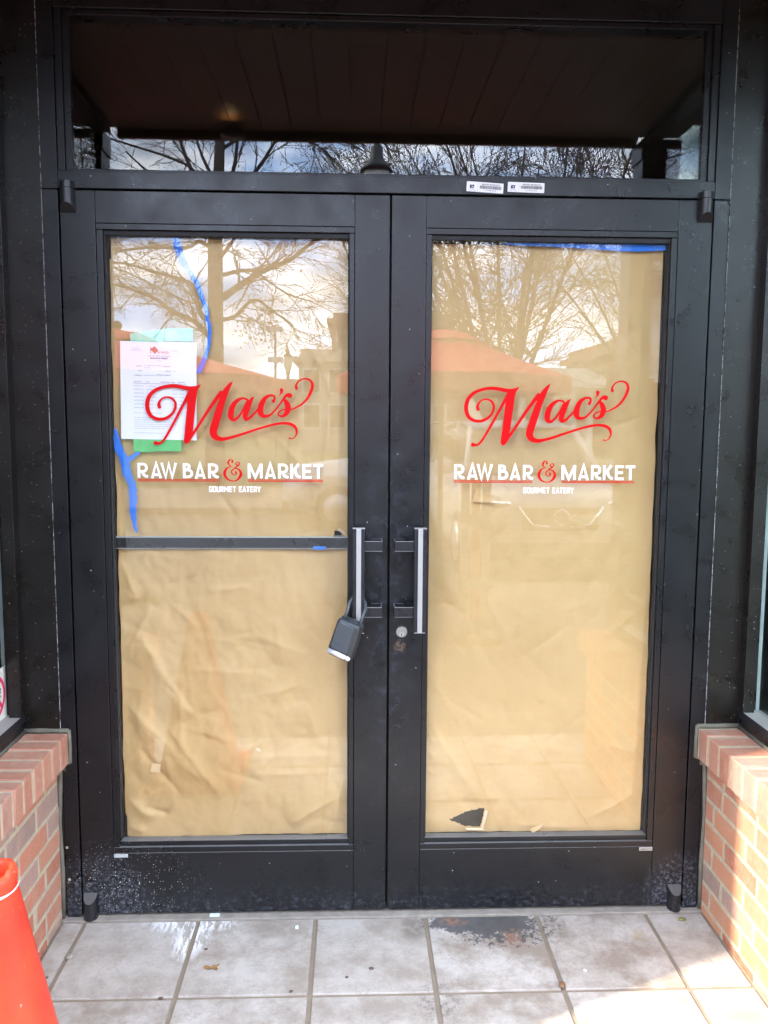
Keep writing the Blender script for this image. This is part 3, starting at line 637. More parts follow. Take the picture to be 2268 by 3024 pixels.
def paper_sheet(label, x0, x1, z0, z1, creases, amp, seed, holes=(), edge=None, base=.050, res=.0055):
    nx, nz_ = int((x1-x0)/res), int((z1-z0)/res); vs = []; keep = {}
    for j in range(nz_+1):
        for i in range(nx+1):
            x = x0+(x1-x0)*i/nx; z = z0+(z1-z0)*j/nz_; p = Vector((x*2.3+seed, z*1.6, seed))
            h = 2.3*amp*(noise.noise(p)*1.0+.55*noise.noise(p*2.6)+.42*abs(noise.noise(p*4.7))+.25*abs(noise.noise(p*9.5+Vector((7, 1, 3))))-.12*abs(noise.noise(p*17)))
            for c in creases: h += 1.7*crease(x, z, *c)
            fx = min((x-x0), (x1-x)); h *= min(1, .35+fx/.08)
            xx, zz = x, z
            if edge: xx, zz = edge(x, z, i/nx, j/nz_)
            vs.append([xx, max(.0300+(.003 if x0 > 0 else 0), base-h), zz])
    W_ = nx+1; dead = set()
    for hole in holes:
        hx = [p[0] for p in hole]; hz = [p[1] for p in hole]
        for k, v in enumerate(vs):
            if min(hx)-res < v[0] < max(hx)+res and min(hz)-res < v[2] < max(hz)+res:
                q, dd = nearest((v[0], v[2]), hole)
                if inside((v[0], v[2]), hole):
                    if dd < res*.55: v[0], v[2] = q.x, q.y
                    else: dead.add(k)
                elif dd < res*.45: v[0], v[2] = q.x, q.y
    fs = []
    for j in range(nz_):
        for i in range(nx):
            q = (j*W_+i, j*W_+i+1, (j+1)*W_+i+1, (j+1)*W_+i)
            if any(k in dead for k in q): continue
            cx = sum(vs[k][0] for k in q)/4; cz = sum(vs[k][2] for k in q)/4
            if any(inside((cx, cz), h) for h in holes): continue
            fs.append(q)
    return tag(mesh('paper_sheet', vs, fs, 'paper', None, True), label, 'paper')
def flap(parent, pts, y0, lift, mat='paper_pale'):
    """a torn tongue of paper lifting off its hinge edge (the first two points)"""
    n = len(pts); c = Vector((sum(p[0] for p in pts)/n, sum(p[1] for p in pts)/n)); ctr = (c.x, y0-lift*.6, c.y)
    vs = [(p[0], y0 if i < 2 else y0-lift, p[1]) for i, p in enumerate(pts)]+[ctr]
    return mesh('torn_flap', vs, [(i, (i+1) % n, n) for i in range(n)], mat, parent, True)
rc = random.Random(3)
def rand_creases(x0, x1, z0, z1, n, amp, lo=.05, hi=.22):
    out = []
    for _ in range(n):
        a = (rc.uniform(x0, x1), rc.uniform(z0, z1)); an = rc.uniform(0, math.pi); l = rc.uniform(lo, hi)
        out.append((a, (a[0]+l*math.cos(an), a[1]+l*math.sin(an)), rc.uniform(.006, .02), rc.choice((-1, 1))*amp*rc.uniform(.4, 1), rc.choice((-1, 0, 1))))
    return out
# upper left sheet
cs = rand_creases(-.8, -.12, 1.16, 2.0, 44, .0022)+[((-.35, 1.44), (-.17, 1.72), .012, .004, 1), ((-.33, 1.45), (-.20, 1.30), .010, .003, -1), ((-.21, 1.20), (-.16, 1.62), .012, .0035, 1), ((-.15, 1.25), (-.135, 1.85), .010, .004, -1), ((-.52, 1.32), (-.44, 1.20), .006, -.003, 0), ((-.16, 1.56), (-.22, 1.70), .01, .004, 0)]
tearL = [(-.1605, 1.1560), (-.1585, 1.1690), (-.1500, 1.1760), (-.1420, 1.1740), (-.1385, 1.1660), (-.1350, 1.1560)]
pu = paper_sheet('wrinkled brown paper filling the upper half of the left door', -.7955, -.1205, 1.1558, 2.0065, cs, .0042, 3.1, [tearL], lambda x, z, u, v: (x+(.004*noise.noise(Vector((z*9, 0, 0)))+(.004 if z > 1.95 else 0) if u == 0 else 0), z))
flap(pu, [(-.1500, 1.1760), (-.1215, 1.1570), (-.1300, 1.1740), (-.1420, 1.1830), (-.1620, 1.1765)], .037, .007)
# lower left sheet with heavy folds
cs = rand_creases(-.8, -.12, .24, 1.1, 70, .0028)+[((-.735, .86), (-.575, .60), .020, .011, 1), ((-.70, .80), (-.58, .62), .010, -.007, -1), ((-.79, .66), (-.55, .40), .022, .010, 1), ((-.66, .58), (-.50, .35), .016, .008, -1), ((-.75, .52), (-.62, .36), .012, -.006, 0), ((-.79, .36), (-.70, .295), .012, .009, 1), ((-.74, .33), (-.66, .30), .008, -.006, 0), ((-.30, .26), (-.14, .36), .020, .008, -1), ((-.16, .27), (-.13, .42), .014, .009, 1), ((-.45, .66), (-.27, .70), .015, .004, 1), ((-.79, 1.09), (-.74, .96), .010, .006, 1), ((-.62, .70), (-.62, .50), .012, .004, 0), ((-.42, .42), (-.14, .43), .01, .0025, 0), ((-.45, .475), (-.13, .485), .012, .002, 0), ((-.79, .27), (-.73, .25), .01, .006, 0), ((-.70, .95), (-.79, .78), .02, .006, -1)]
pl_ = paper_sheet('crumpled brown paper filling the lower half of the left door', -.7955, -.1205, .2320, 1.1205, cs, .0062, 8.7, (), lambda x, z, u, v: (x+(.004*noise.noise(Vector((z*11, 3, 0)))+(.006 if z < .3 else .001) if u == 0 else 0), z+(.002*noise.noise(Vector((x*14, 1, 0))) if v in (0, 1) else 0)))
mesh('paper_scrap', [(-.395, .0288, .508), (-.380, .0288, .504), (-.383, .0288, .514), (-.392, .0288, .517)], [(0, 1, 2, 3)], 'paper_pale', pl_)
mesh('stain_patch', [(-.712, .0288, .444), (-.682, .0288, .440), (-.680, .0288, .468), (-.706, .0288, .471)], [(0, 1, 2, 3)], 'paper_stain', pl_)
# right sheet
cs = rand_creases(.12, .8, .24, 2.0, 80, .0024)+[((.12, .60), (.29, .33), .014, .005, 1), ((.12, .56), (.145, .52), .006, .005, 0), ((.12, .50), (.15, .47), .006, .004, 0), ((.12, .44), (.145, .42), .006, .004, 0), ((.76, .30), (.79, 1.2), .02, .006, 1), ((.70, 1.75), (.79, 1.6), .02, .004, 0), ((.74, 1.98), (.73, 1.4), .010, .003, 1), ((.40, .255), (.60, .245), .008, .003, 0), ((.245, 1.30), (.345, 1.27), .01, .003, 0), ((.62, .27), (.78, .36), .015, .004, 0)]
tearR = [(.1863, .2714), (.2019, .2729), (.2110, .2790), (.2225, .2862), (.2360, .2910), (.2483, .2983), (.2640, .3000), (.2795, .3034), (.2930, .3075), (.3055, .3062), (.3010, .2900), (.2983, .2733), (.2945, .2600), (.2925, .2489), (.2701, .2476), (.2600, .2510), (.2439, .2495), (.2300, .2590), (.2177, .2635), (.2030, .2690)]
pr = paper_sheet('smooth brown paper with a torn hole filling the right door', .1205, .7945, .2320, 2.0045, cs, .0040, 21.3, [tearR], lambda x, z, u, v: (x+(.003*noise.noise(Vector((z*12, 5, 0))) if u == 1 else 0), z-(.006*u if v == 1 else 0)), .050)
flap(pr, [(.3055, .3062), (.2925, .2489), (.2985, .2470), (.3070, .2780), (.3130, .3050)], .0400, .004)
flap(pr, [(.2440, .2497), (.2925, .2489), (.3060, .2440), (.2700, .2440), (.2480, .2462)], .0400, .005)
flap(pr, [(.4454, .2445), (.4921, .2628), (.4742, .2467), (.4536, .2320)], .0400, .006, 'paper')
flap(pr, [(.2605, 1.3039), (.2472, 1.2610), (.2800, 1.2600), (.3190, 1.2600), (.3203, 1.2660), (.2891, 1.2899)], .0400, .008, 'paper')

# ------------------------------------------------------------------ tape and permit
def ribbon(name, label, pts, mat, y, rag=.0012, group=None, parent=None, cat='tape'):
    q = catmull(pts, 6); vs, fs = [], []; n = len(q)
    for i, (x, z, w) in enumerate(q):
        x0, z0, _ = q[max(i-1, 0)]; x1, z1, _ = q[min(i+1, n-1)]; dx, dz = x1-x0, z1-z0; l = math.hypot(dx, dz); nx, nz_ = -dz/l, dx/l
        for k in range(4):
            f = (k/3-.5)*w; f += random.uniform(-rag, rag) if k in (0, 3) else 0
            vs.append((x+nx*f, y-.0012*math.sin(k*1.05)+.0006*noise.noise(Vector((x*60, k, z*60))), z+nz_*f))
        if i:
            for k in range(3): a = (i-1)*4+k; fs.append((a, a+1, a+5, a+4))
    o = mesh(name, vs, fs, mat, parent, True)
    return tag(o, label, cat, group) if label else o
ribbon('tape_strip', 'long ragged blue tape strip curving down beside the permit', [(-.6048, 2.0065, .021), (-.5995, 1.979, .020), (-.5865, 1.9432, .019), (-.5723, 1.9186, .012), (-.5485, 1.885, .014), (-.5367, 1.8489, .013), (-.5235, 1.8126, .012), (-.5202, 1.7853, .011), (-.5143, 1.7533, .011), (-.5166, 1.7211, .011), (-.5276, 1.675, .013), (-.5483, 1.6309, .015)], 'blue_tape', .0305)
ribbon('tape_strip', 'ragged blue tape strip running down left of the logo', [(-.7885, 1.470, .008), (-.7807, 1.4185, .022), (-.7641, 1.3783, .026), (-.7563, 1.3379, .024), (-.7435, 1.3064, .022), (-.7423, 1.2748, .022), (-.7433, 1.234, .020), (-.7398, 1.1976, .013), (-.7350, 1.168, .005)], 'blue_tape', .0305)
ribbon('tape_strip', 'short blue tape branch below the green tape', [(-.7600, 1.3760, .014), (-.740, 1.390, .013), (-.7213, 1.4032, .011)], 'blue_tape', .0298)
ribbon('tape_strip', 'blue tape along the top edge of the right door', [(.33, 2.0060, .010), (.50, 2.0035, .016), (.60, 2.0015, .020), (.70, 1.9985, .023), (.7945, 2.0000, .018)], 'blue_tape', .0335, .0006)
ribbon('tape_strip', 'small blue tape scrap stuck on the push bar', [(-.2208, 1.1235, .009), (-.20, 1.1232, .010), (-.1834, 1.1238, .008)], 'blue_tape', .0345, .0004)
ribbon('tape_strip', 'green tape strip under the bottom edge of the permit', [(-.737, 1.423, .037), (-.70, 1.4225, .037), (-.65, 1.4235, .036), (-.600, 1.4245, .036)], 'green_tape', .0312, .0012)
ribbon('tape_strip', 'pale green tape strip above the top edge of the permit', [(-.738, 1.724, .030), (-.68, 1.732, .034), (-.62, 1.738, .036), (-.562, 1.738, .036)], 'green_tape_pale', .0312, .0012)
pm = thing('permit_sheet', 'white building permit sheet taped inside the left door', 'notice', (-.7715, .0295, 1.4412), (0, math.radians(.9), 0)); PW, PH = .2155, .2775
mesh('sheet', [(0, 0, 0), (PW, 0, 0), (PW, 0, PH), (0, 0, PH)], [(0, 1, 2, 3)], 'white_sheet', pm, False, False)
p = Print(); p.poly([(.097, PH-.012), (.108, PH-.024), (.098, PH-.034), (.086, PH-.022)]); o = p.obj('diamond_logo', 'ink_brick', pm); o.location.y = -.0005
p = Print(); p.text('M', .084, PH-.033, .024, sx=.8); p.text('arietta', .1045, PH-.0325, .0125); o = p.obj('logo_lettering', 'ink_brick', pm); o.location.y = -.0009
p = Print(); p.text('MUST BE POSTED ON JOB SITE', .110, PH-.0415, .0046, 'CENTER'); p.text('BUILDING PERMIT', .110, PH-.0485, .0062, 'CENTER', .03); p.text('Date of', .110, PH-.0545, .0034, 'CENTER')
for x, z, s_ in ((.061, .0705, 'Address:'), (.061, .0835, 'Lot #:'), (.061, .0965, 'Contractor:'), (.142, .0705, 'Subdivision:'), (.142, .0830, 'Suite #:'), (.142, .0945, 'Contractor Contact #:')): p.text(s_, x, PH-z, .0044, 'RIGHT', .015)
for x, s_ in ((.038, 'Inspection #'), (.073, 'Type'), (.114, 'Scheduled Date'), (.144, 'Status'), (.163, 'Passed Date')): p.text(s_, x, PH-.1145, .0040, 'LEFT', .015)
p.rect(.036, PH-.1185, .186, PH-.1178); p.obj('headings', 'ink_black', pm).location.y = -.0005
p = Print(); p.text('Permit Number', .032, PH-.0195, .0034); p.text('BLD2021-01734', .032, PH-.0255, .0042); p.text('Permit Date', .145, PH-.0195, .0034); p.text('1/31/2022', .145, PH-.0255, .0042)
p.text('19 W PARK SQ, MARIETTA,', .066, PH-.069, .0044); p.text('GA 30060', .066, PH-.0750, .0044); p.text('general contractor', .066, PH-.0965, .0044); p.text('100', .149, PH-.083, .0042)
rows = ['Fire 100 Percent', 'Fire 80 Percent', 'Fire Rough', 'Building Rough In', 'Building Final', 'Fire Framing', 'Fire Sprinkler']
for i, r_ in enumerate(rows):
    z = PH-.1265-i*.0103; p.text('INSP2022-0127%d' % (i+2), .038, z, .0040); p.text(r_, .073, z, .0040); p.text('Required', .146, z, .0038); p.text('1/31/2022', .164, z, .0038)
p.text('Final 1st floor only, issued to tenant for build out', .038, PH-.2030, .0040)
body = ['The issuance of this permit does not presume the approval of the property described', 'requirements may subject such work to stop and additional fees may be required', 'Property Group Title 44-3 the tenant shall agree to all inspections to be posted', 'and in compliance with the building code, the permit is limited to approved plans', 'contacting the office prior to scheduling inspections for this address only', 'would have been issued under section 105.4 of the code']
for i, r_ in enumerate(body): p.text(r_, .038, PH-.2165-i*.0061, .0037)
p.text('For questions please call the permit office and inspections', .038, PH-.2600, .0036); p.obj('body_text', 'ink_grey', pm).location.y = -.0005

# ------------------------------------------------------------------ barcode stickers on the header
def sticker(label, loc, rot, w):
    t = thing('barcode_sticker', label, 'sticker', loc, (0, rot, 0), 'barcode stickers on the header'); h = .0272; n = []
    for cx, cz, a in ((w-.002, .002, -90), (w-.002, h-.002, 0), (.002, h-.002, 90), (.002, .002, 180)): n += [(cx+.002*math.cos(math.radians(a+q)), 0, cz+.002*math.sin(math.radians(a+q))) for q in (0, 30, 60, 90)]
    mesh('label_face', n, [tuple(range(len(n)))], 'sticker_white', t, False, False)
    p = Print(); p.poly([(.0085, .0095), (.0200, .0105), (.0215, .0185), (.0095, .0185)]); o = p.obj('eagle_block', 'ink_blue', t); o.location.y = -.0004
    p = Print(); p.poly([(.0115, .0168), (.0198, .0142), (.0120, .0112), (.0155, .0142)]); o = p.obj('eagle_mark', 'sticker_white', t); o.location.y = -.0008
    p = Print(); p.text('USPS.COM', .0088, .0062, .0028); p.text('05600', .0058, .0022, .0028); p.text('17206', .0190, .0022, .0028); p.rect(.0312, .003, .0315, .022)
    p.text('MANAGED SERVICE POINT', .0425, .0200, .0042, 'LEFT', .02); p.text('22 N PARK SQ NE', .0500, .0040, .0042)
    x = .037; rr = random.Random(w)
    while x < w-.006:
        b = rr.choice((.0004, .0004, .0008, .0012)); p.rect(x, .0095, x+b, .0182); x += b+rr.choice((.0005, .0005, .0009))
    o = p.obj('print', 'ink_black', t); o.location.y = -.0004
sticker('white barcode sticker on the header, left of the pair, tilted', (.2105, -.0016, 2.1375), math.radians(3.0), .1035)
sticker('white barcode sticker on the header, right of the pair', (.3265, -.0016, 2.1375), math.radians(1.2), .1035)

# ------------------------------------------------------------------ key lock box hanging from the left pull handle
lb = thing('key_lock_box', 'black key lock box hanging from the left door handle', 'lock box', (-.1245, -.092, .883), (math.radians(4), math.radians(19), math.radians(-20)))
def rounded_slab(w0, w1, h, d, r, n=5):
    """front outline wider at the bottom, rounded corners and edges"""
    def outline(k, inset):
        hw0, hw1, hh = w0/2-inset, w1/2-inset, h/2-inset; pts = []
        for (sx, sz, a0) in ((1, 1, 0), (-1, 1, 90), (-1, -1, 180), (1, -1, 270)):
            hw = hw1 if sz > 0 else hw0; rr = max(r-inset, .001); cx, cz = sx*(hw-rr), sz*(hh-rr)
            for q in range(n+1): a = math.radians(a0+90*q/n); pts.append((cx+rr*math.cos(a), cz+rr*math.sin(a)))
        return pts
    return outline
ol = rounded_slab(.077, .071, .118, .040, .013); bm = bmesh.new(); rings = []
for y, ins in ((.020, .005), (.0185, .0015), (.016, 0), (.0005, 0), (0, .0012), (-.0005, 0), (-.010, 0), (-.0155, .002), (-.0195, .0065)): rings.append([bm.verts.new((x, y, z)) for x, z in ol(0, ins)])
for a, b in zip(rings, rings[1:]):
    for i in range(len(a)): j = (i+1) % len(a); bm.faces.new((a[i], a[j], b[j], b[i]))
bm.faces.new(rings[0]); bm.faces.new(rings[-1][::-1]); bm_obj('body', bm, 'lockbox_plastic', lb, True, False)
ol2 = rounded_slab(.052, .049, .082, .01, .006); n = ol2(0, 0); fcover = mesh('front_panel', [(x-.0045, -.0203, z+.008) for x, z in n]+[(x*.94-.0045, -.0212, z*.96+.008) for x, z in n], [tuple(range(len(n), 2*len(n)))[::-1]]+[(i, (i+1) % len(n), len(n)+(i+1) % len(n), len(n)+i) for i in range(len(n))], 'lockbox_panel', lb, False, False)
p = Print()
for i in range(8): p.rect(-.021+i*.0036, -.0155-.0001*i+(.0006 if i % 2 else 0), -.0187+i*.0036, -.0128-.0001*i)
o = p.obj('emboss_shade', 'lockbox_mark', fcover); o.location.y = -.0215  # flat darker grey strokes paint the shade of embossed lettering
tube('shutter_latch', [(-.0345, -.0165, -.0455), (.021, -.0165, -.0455)], .0082, 'silver_bright', lb, 14, False); bm = bmesh.new(); bmesh.ops.create_uvsphere(bm, u_segments=14, v_segments=10, radius=.0084); bmesh.ops.translate(bm, verts=bm.verts, vec=(.0275, -.0160, -.0455)); bm_obj('release_button', bm, 'silver_bright', lb, True, False)
tube('shackle', [(-.0225, .006, .045), (-.0225, .010, .075), (-.030, .032, .094), (-.030, .050, .105), (-.018, .058, .109), (.000, .056, .108), (.012, .046, .104), (.0225, .026, .096), (.0255, .009, .078), (.0250, .006, .045)], .0044, 'lockbox_panel', lb, 10, False)

# ------------------------------------------------------------------ traffic cone
cn = thing('traffic_cone', 'scuffed orange traffic cone standing at the lower left', 'traffic cone', (-.747, -.97, 0))
bm = bmesh.new()
lathe(bm, [(.172, .034), (.165, .055), (.042, .672), (.044, .676), (.0445, .688), (.041, .697), (.034, .699), (.030, .692), (.030, .668), (.152, .055), (.158, .036)], 48, cap=False)
for v in bm.verts:
    if v.co.z > .69:
        a = math.atan2(v.co.y, v.co.x); v.co.z += .004*noise.noise(Vector((a*1.7, 2, 0)))-(.006 if -1.2 < a < -.3 else 0)
bm_obj('cone_body', bm, 'cone', cn, True, False)
box('base', (-.19, -.19, 0), (.19, .19, .034), 'cone', cn, .008, False)
vs, fs = [], []
for i in range(22):
    a = math.radians(-150+i*9.4); w = .007*math.sin(math.pi*i/21)**.6*(.6+.5*noise.noise(Vector((i*.35, 0, 0)))); r1 = .0452
    zc = .684-.020*math.sin(math.pi*i/21)
    for k in (-1, 1): vs.append(((r1+(.69-zc)*.19)*math.cos(a), (r1+(.69-zc)*.19)*math.sin(a), zc+k*max(w, .0012)*.5))
    if i: q = 2*(i-1); fs.append((q, q+1, q+3, q+2))
mesh('chipped_rim', vs, fs, 'cone_chip', cn, True, False)
def cone_pt(a, z, e=.001): r = .042+(.672-z)*.1995+e; return (r*math.cos(a), r*math.sin(a), z)
for q in ([(.0, .415), (.06, .40), (.10, .38), (.12, .35)], [(.0, .43), (-.05, .41), (-.03, .37), (.03, .345)], [(.17, .44), (.22, .435), (.23, .41)]):
    tube('pen_scrawl', [cone_pt(math.radians(-62)+da*2.2, z) for da, z in catmull(q, 4)], .0011, 'marker_dark', cn, 5, False)

# ------------------------------------------------------------------ small litter on the tiles
def blob(name, label, loc, r, mat, cat, group=None, sq=.4, rot=0):
    bm = bmesh.new(); bmesh.ops.create_icosphere(bm, subdivisions=2, radius=1)
    for v in bm.verts:
        f = 1+.35*noise.noise(v.co*1.3+Vector((loc[0]*30, loc[1]*30, 0))); v.co = Vector((v.co.x*r[0]*f, v.co.y*r[1]*f, (v.co.z*f+.9)*r[0]*sq))
    o = bm_obj(name, bm, mat, None, True); o.location = (*loc, .0006); o.rotation_euler.z = rot; return tag(o, label, cat, group)
lf = [(-.020, -.006), (-.022, .004), (-.012, .007), (-.003, .004), (.004, .008), (.012, .010), (.017, .015), (.021, .010), (.015, .004), (.014, -.001), (.019, -.006), (.016, -.013), (.010, -.007), (.002, -.005), (-.008, -.007)]
vs = [(x, y, .0025+.004*abs(x)*40*.5+.003*noise.noise(Vector((x*90, y*90, 0)))) for x, y in lf]; nlf = len(vs)
o = mesh('fallen_leaf', [(0, 0, .002)]+vs+[(0, 0, .0012)]+[(x, y, z-.0008) for x, y, z in vs], [(0, 1+i, 1+(i+1) % nlf) for i in range(nlf)]+[(nlf+1, nlf+2+(i+1) % nlf, nlf+2+i) for i in range(nlf)], 'leaf_brown'); o.location = (-.489, -.246, .0006); tag(o, 'curled dry brown leaf lying on the tiles', 'leaf')
blob('acorn', 'brown acorn on the grout line right of centre', (.455, -.348), (.0085, .012), 'acorn_brown', 'acorn', None, .75)
for n_, l_, xy, r_, m_ in (('plant_crumb', 'dark reddish crumb on the middle tile', (-.051, -.262), (.0075, .0055), 'debris'), ('plant_crumb', 'dark crumb left of the reddish crumb on the middle tile', (-.118, -.295), (.0045, .004), 'debris'), ('plant_crumb', 'dark crumb on the grout left of the middle tile', (-.264, -.348), (.0055, .0055), 'debris'), ('plant_crumb', 'dark crumb just above the dry leaf', (-.519, -.164), (.0055, .004), 'debris'), ('plant_crumb', 'dark crumb on the grout below the dry leaf', (-.60, -.365), (.0065, .005), 'debris'), ('plant_crumb', 'grey pebble on the far left grout line', (-.892, -.188), (.010, .011), 'threshold_mortar'), ('plant_crumb', 'small dark crumb on the far left tile strip', (-.925, -.275), (.005, .005), 'debris'), ('plant_crumb', 'clump of dry moss beside the right bottom pivot', (.893, -.062), (.012, .006), 'bud_leaf')):
    blob(n_, l_, xy, r_, m_, 'debris', 'crumbs on the tiles', .35)
blob('paint_chip', 'white paint chip on the sunlit right tile', (.931, -.319), (.0095, .006), 'paint_chip', 'debris', None, .15); blob('paint_chip', 'small white paint chip on the tile right of the acorn', (.535, -.285), (.005, .006), 'paint_chip', 'debris', None, .2)
o = box('glass_shard', (-.535, -.010, .0028), (-.505, .002, .0075), 'shard_glass', None, .0006); tag(o, 'pale green glass shard lying under the left door', 'glass shard'); o = box('glass_shard', (-.272, -.074, .0005), (-.263, -.064, .006), 'shard_glass', None, .0006); tag(o, 'tiny glass shard on the tile left of centre', 'glass shard')

# ------------------------------------------------------------------ recess soffit, posts and shell of the shop
sof = tag(box('ceiling', (-1.25, -1.12, 2.682), (1.25, .10, 2.73), 'plaster_dark', None, 0), kind='structure')
box('fascia', (-1.062, -1.119, 2.636), (1.062, -1.0905, 2.6815), 'soffit', sof, .002)
x = -1.062
while x < 1.05:
    x1 = min(x+.118, 1.062); b = box('board', (x+.0012, -1.09, 2.668), (x1-.0012, -.0005, 2.6815), 'soffit', sof, .0015); x += .118
for s, lab in ((-1, 'dark corner post at the street end of the left window'), (1, 'dark corner post at the street end of the right window')):
    t = thing('corner_post', lab, 'post', (s*1.125, -1.06, 0)); box('post_shaft', ((-1.10 if s < 0 else 1.0635), -1.0005, 0), (s*1.215, -1.12, 2.639), 'frame_metal', t, .003); box('post_trim', ((-1.095 if s < 0 else 1.058), -1.002, 2.56), (s*1.221, -1.126, 2.638), 'frame_metal', t, .002)
sh = thing('shop_building', 'dark fronted shop building around the recessed doorway', 'building', (0, 1, 0))
box('facade', (-9, -1.12, -.1), (-1.222, -.98, 2.64), 'brick_far', sh, 0); box('facade', (-9, -1.12, 2.735), (9, -.95, 5.5), 'brick_far', sh, 0); box('facade', (-9, -.949, 2.64), (-1.255, -.90, 2.75), 'brick_far', sh, 0)  # unseen left front is built solid to block sun from the recess
box('facade', (1.222, -1.12, -.1), (4.0, -.98, .60), 'brick_far', sh, 0); box('facade', (4.0, -1.12, -.1), (9, -.98, 2.733), 'brick_far', sh, 0)
box('display_pane', (1.216, -1.055, .602), (3.998, -1.048, 2.733), 'window_glass', sh, 0)
box('roof', (-9, -.949, 2.76), (9, 6, 2.9), 'plaster_dark', sh, 0); box('back_wall', (-9, 6.001, -.1), (9, 6.1, 2.9), 'dark_interior', sh, 0)
for s in (-1, 1): box('party_wall', (s*9, -.94, -.1), (s*9.1, 6.1, 2.9), 'dark_interior', sh, 0)
box('shop_floor', (-9, .11, -.02), (9, 6, .0), 'dark_interior', sh, 0); box('shop_floor', (-9, -.97, -.02), (-1.20, .10, .0), 'dark_interior', sh, 0); box('shop_floor', (1.20, -.97, -.02), (9, .10, .0), 'dark_interior', sh, 0)
# little downlight at the front of the soffit, seen as a warm glow in the transom
dl = thing('soffit_light', 'small warm dome light under the soffit, reflected in the transom', 'lamp', (-.585, -1.03, 2.63)); bm = bmesh.new(); lathe(bm, [(.052, 0), (.050, .012), (.040, .026), (.02, .034), (.002, .036)], 20, (0, 0, -.005)); bm_obj('lamp_dome', bm, 'hardware_black', dl, True, False); box('lamp_stem', (-.008, -.008, .030), (.008, .008, .041), 'hardware_black', dl, 0, False)
li = bpy.data.lights.new('soffit bulb', 'SPOT'); li.energy = .45; li.color = (1, .62, .28); li.spot_size = math.radians(120); li.spot_blend = 1; li.shadow_soft_size = .02
lo = bpy.data.objects.new('soffit_bulb', li); COL.objects.link(lo); lo.location = (-.585, -.95, 2.62); lo.rotation_euler = (math.radians(160), 0, 0)

# ------------------------------------------------------------------ the street behind the camera, which the glass mirrors
def umbrella(label, X, Y, peak, rad, rim, rot):
    t = thing('patio_umbrella', label, 'umbrella', (X, Y, -.012), (0, 0, rot), 'red patio umbrellas'); n = 8
    vs, fs = [], []
    for k, (r, z) in enumerate(((.30, peak-.10), (.65*rad, peak-.10-(peak-.10-rim)*.58), (rad, rim), (rad*1.0, rim-.13))):
        for i in range(n): a = 2*math.pi*(i+.5)/n; vs.append((r*math.cos(a), r*math.sin(a), z))
        if k:
            for i in range(n): j = (i+1) % n; fs.append(((k-1)*n+i, (k-1)*n+j, k*n+j, k*n+i))
    c = mesh('canopy', vs, fs, 'umbrella_red', t, False, False); c.modifiers.new('thick', 'SOLIDIFY').thickness = .004
    bm = bmesh.new(); lathe(bm, [(.36, peak-.09), (.20, peak-.02), (.03, peak+.01)], 8); bm_obj('vent_cap', bm, 'umbrella_red', t, False, False)
    tube('pole', [(0, 0, 0), (0, 0, peak)], .022, 'umbrella_pole', t, 10, False); bm = bmesh.new(); bmesh.ops.create_uvsphere(bm, u_segments=10, v_segments=8, radius=.04); bmesh.ops.translate(bm, verts=bm.verts, vec=(0, 0, peak+.045)); bm_obj('finial', bm, 'umbrella_pole', t, True, False)
    bm = bmesh.new(); lathe(bm, [(.26, 0), (.26, .05), (.05, .09), (.05, .3)], 16); bm_obj('base', bm, 'umbrella_pole', t, False, False)
umbrella('red patio umbrella mirrored behind the building permit', -2.05, -4.6, 2.25, 1.42, 1.86, .2); umbrella('red patio umbrella mirrored in the right door', .78, -4.6, 2.28, 1.08, 1.88, .05)

def lamp_post(label, X, Y, H):
    t = thing('street_lamp', label, 'street lamp', (X, Y, -.15)); bm = bmesh.new()
    lathe(bm, [(.16, 0), (.16, .10), (.10, .30), (.06, .5), (.05, H-.95), (.09, H-.9), (.07, H-.84)], 14); bm_obj('post', bm, 'lamp_green', t, True, False)
    bm = bmesh.new(); lathe(bm, [(.08, H-.84), (.15, H-.62), (.16, H-.48), (.13, H-.36)], 16); bm_obj('globe', bm, 'stone_white', t, True, False)
    bm = bmesh.new(); lathe(bm, [(.17, H-.36), (.13, H-.30), (.07, H-.24), (.06, H-.12), (.03, H-.10), (.03, H-.05), (.004, H)], 14); bm_obj('finial', bm, 'lamp_green', t, True, False)
lamp_post('green street lamp whose spire is mirrored in the transom', .13, -6.3, 4.55); lamp_post('distant street lamp mirrored below the tree in the left door', -2.38, -27, 4.3)
t = thing('floodlight_pole', 'tall pole with floodlights mirrored in the left door', 'light pole', (-3.74, -37, -.15)); tube('pole', [(0, 0, 0), (0, 0, 6.2)], .055, 'car_black', t, 8, False)
for z in (4.6, 6.0): box('floodlight', (-.34, -.12, z-.12), (.34, .12, z+.12), 'car_silver', t, .02, False)

TR = random.Random(11)
def grow(out, p, d, ln, r, lv, maxlv, droop=0.0, spread=.75):
    n = 4 if lv < 2 else 3; pts = [p.copy()]; rr = [r]; q = p.copy(); dd = d.normalized()
    for i in range(n):
        dd = (dd+Vector((TR.uniform(-1, 1), TR.uniform(-1, 1), TR.uniform(-1, 1)-droop))*.20).normalized(); q = q+dd*ln/n; pts.append(q.copy()); rr.append(max(.006, r*(1-.62*(i+1)/n)))
    out.append((pts, rr))
    if lv >= maxlv: return
    k = {0: 6, 1: 5, 2: 4, 3: 3}.get(lv, 2)
    for i in range(k):
        f = TR.uniform(.25, 1.0); idx = min(int(f*n), n-1); base = pts[idx].lerp(pts[idx+1], f*n-idx)
        dv = (dd+Vector((TR.uniform(-1, 1), TR.uniform(-1, 1), TR.uniform(-.7, .9)))*spread).normalized()
        grow(out, base, dv, ln*TR.uniform(.45, .72), max(.0075, rr[idx]*.55), lv+1, maxlv, droop, spread)
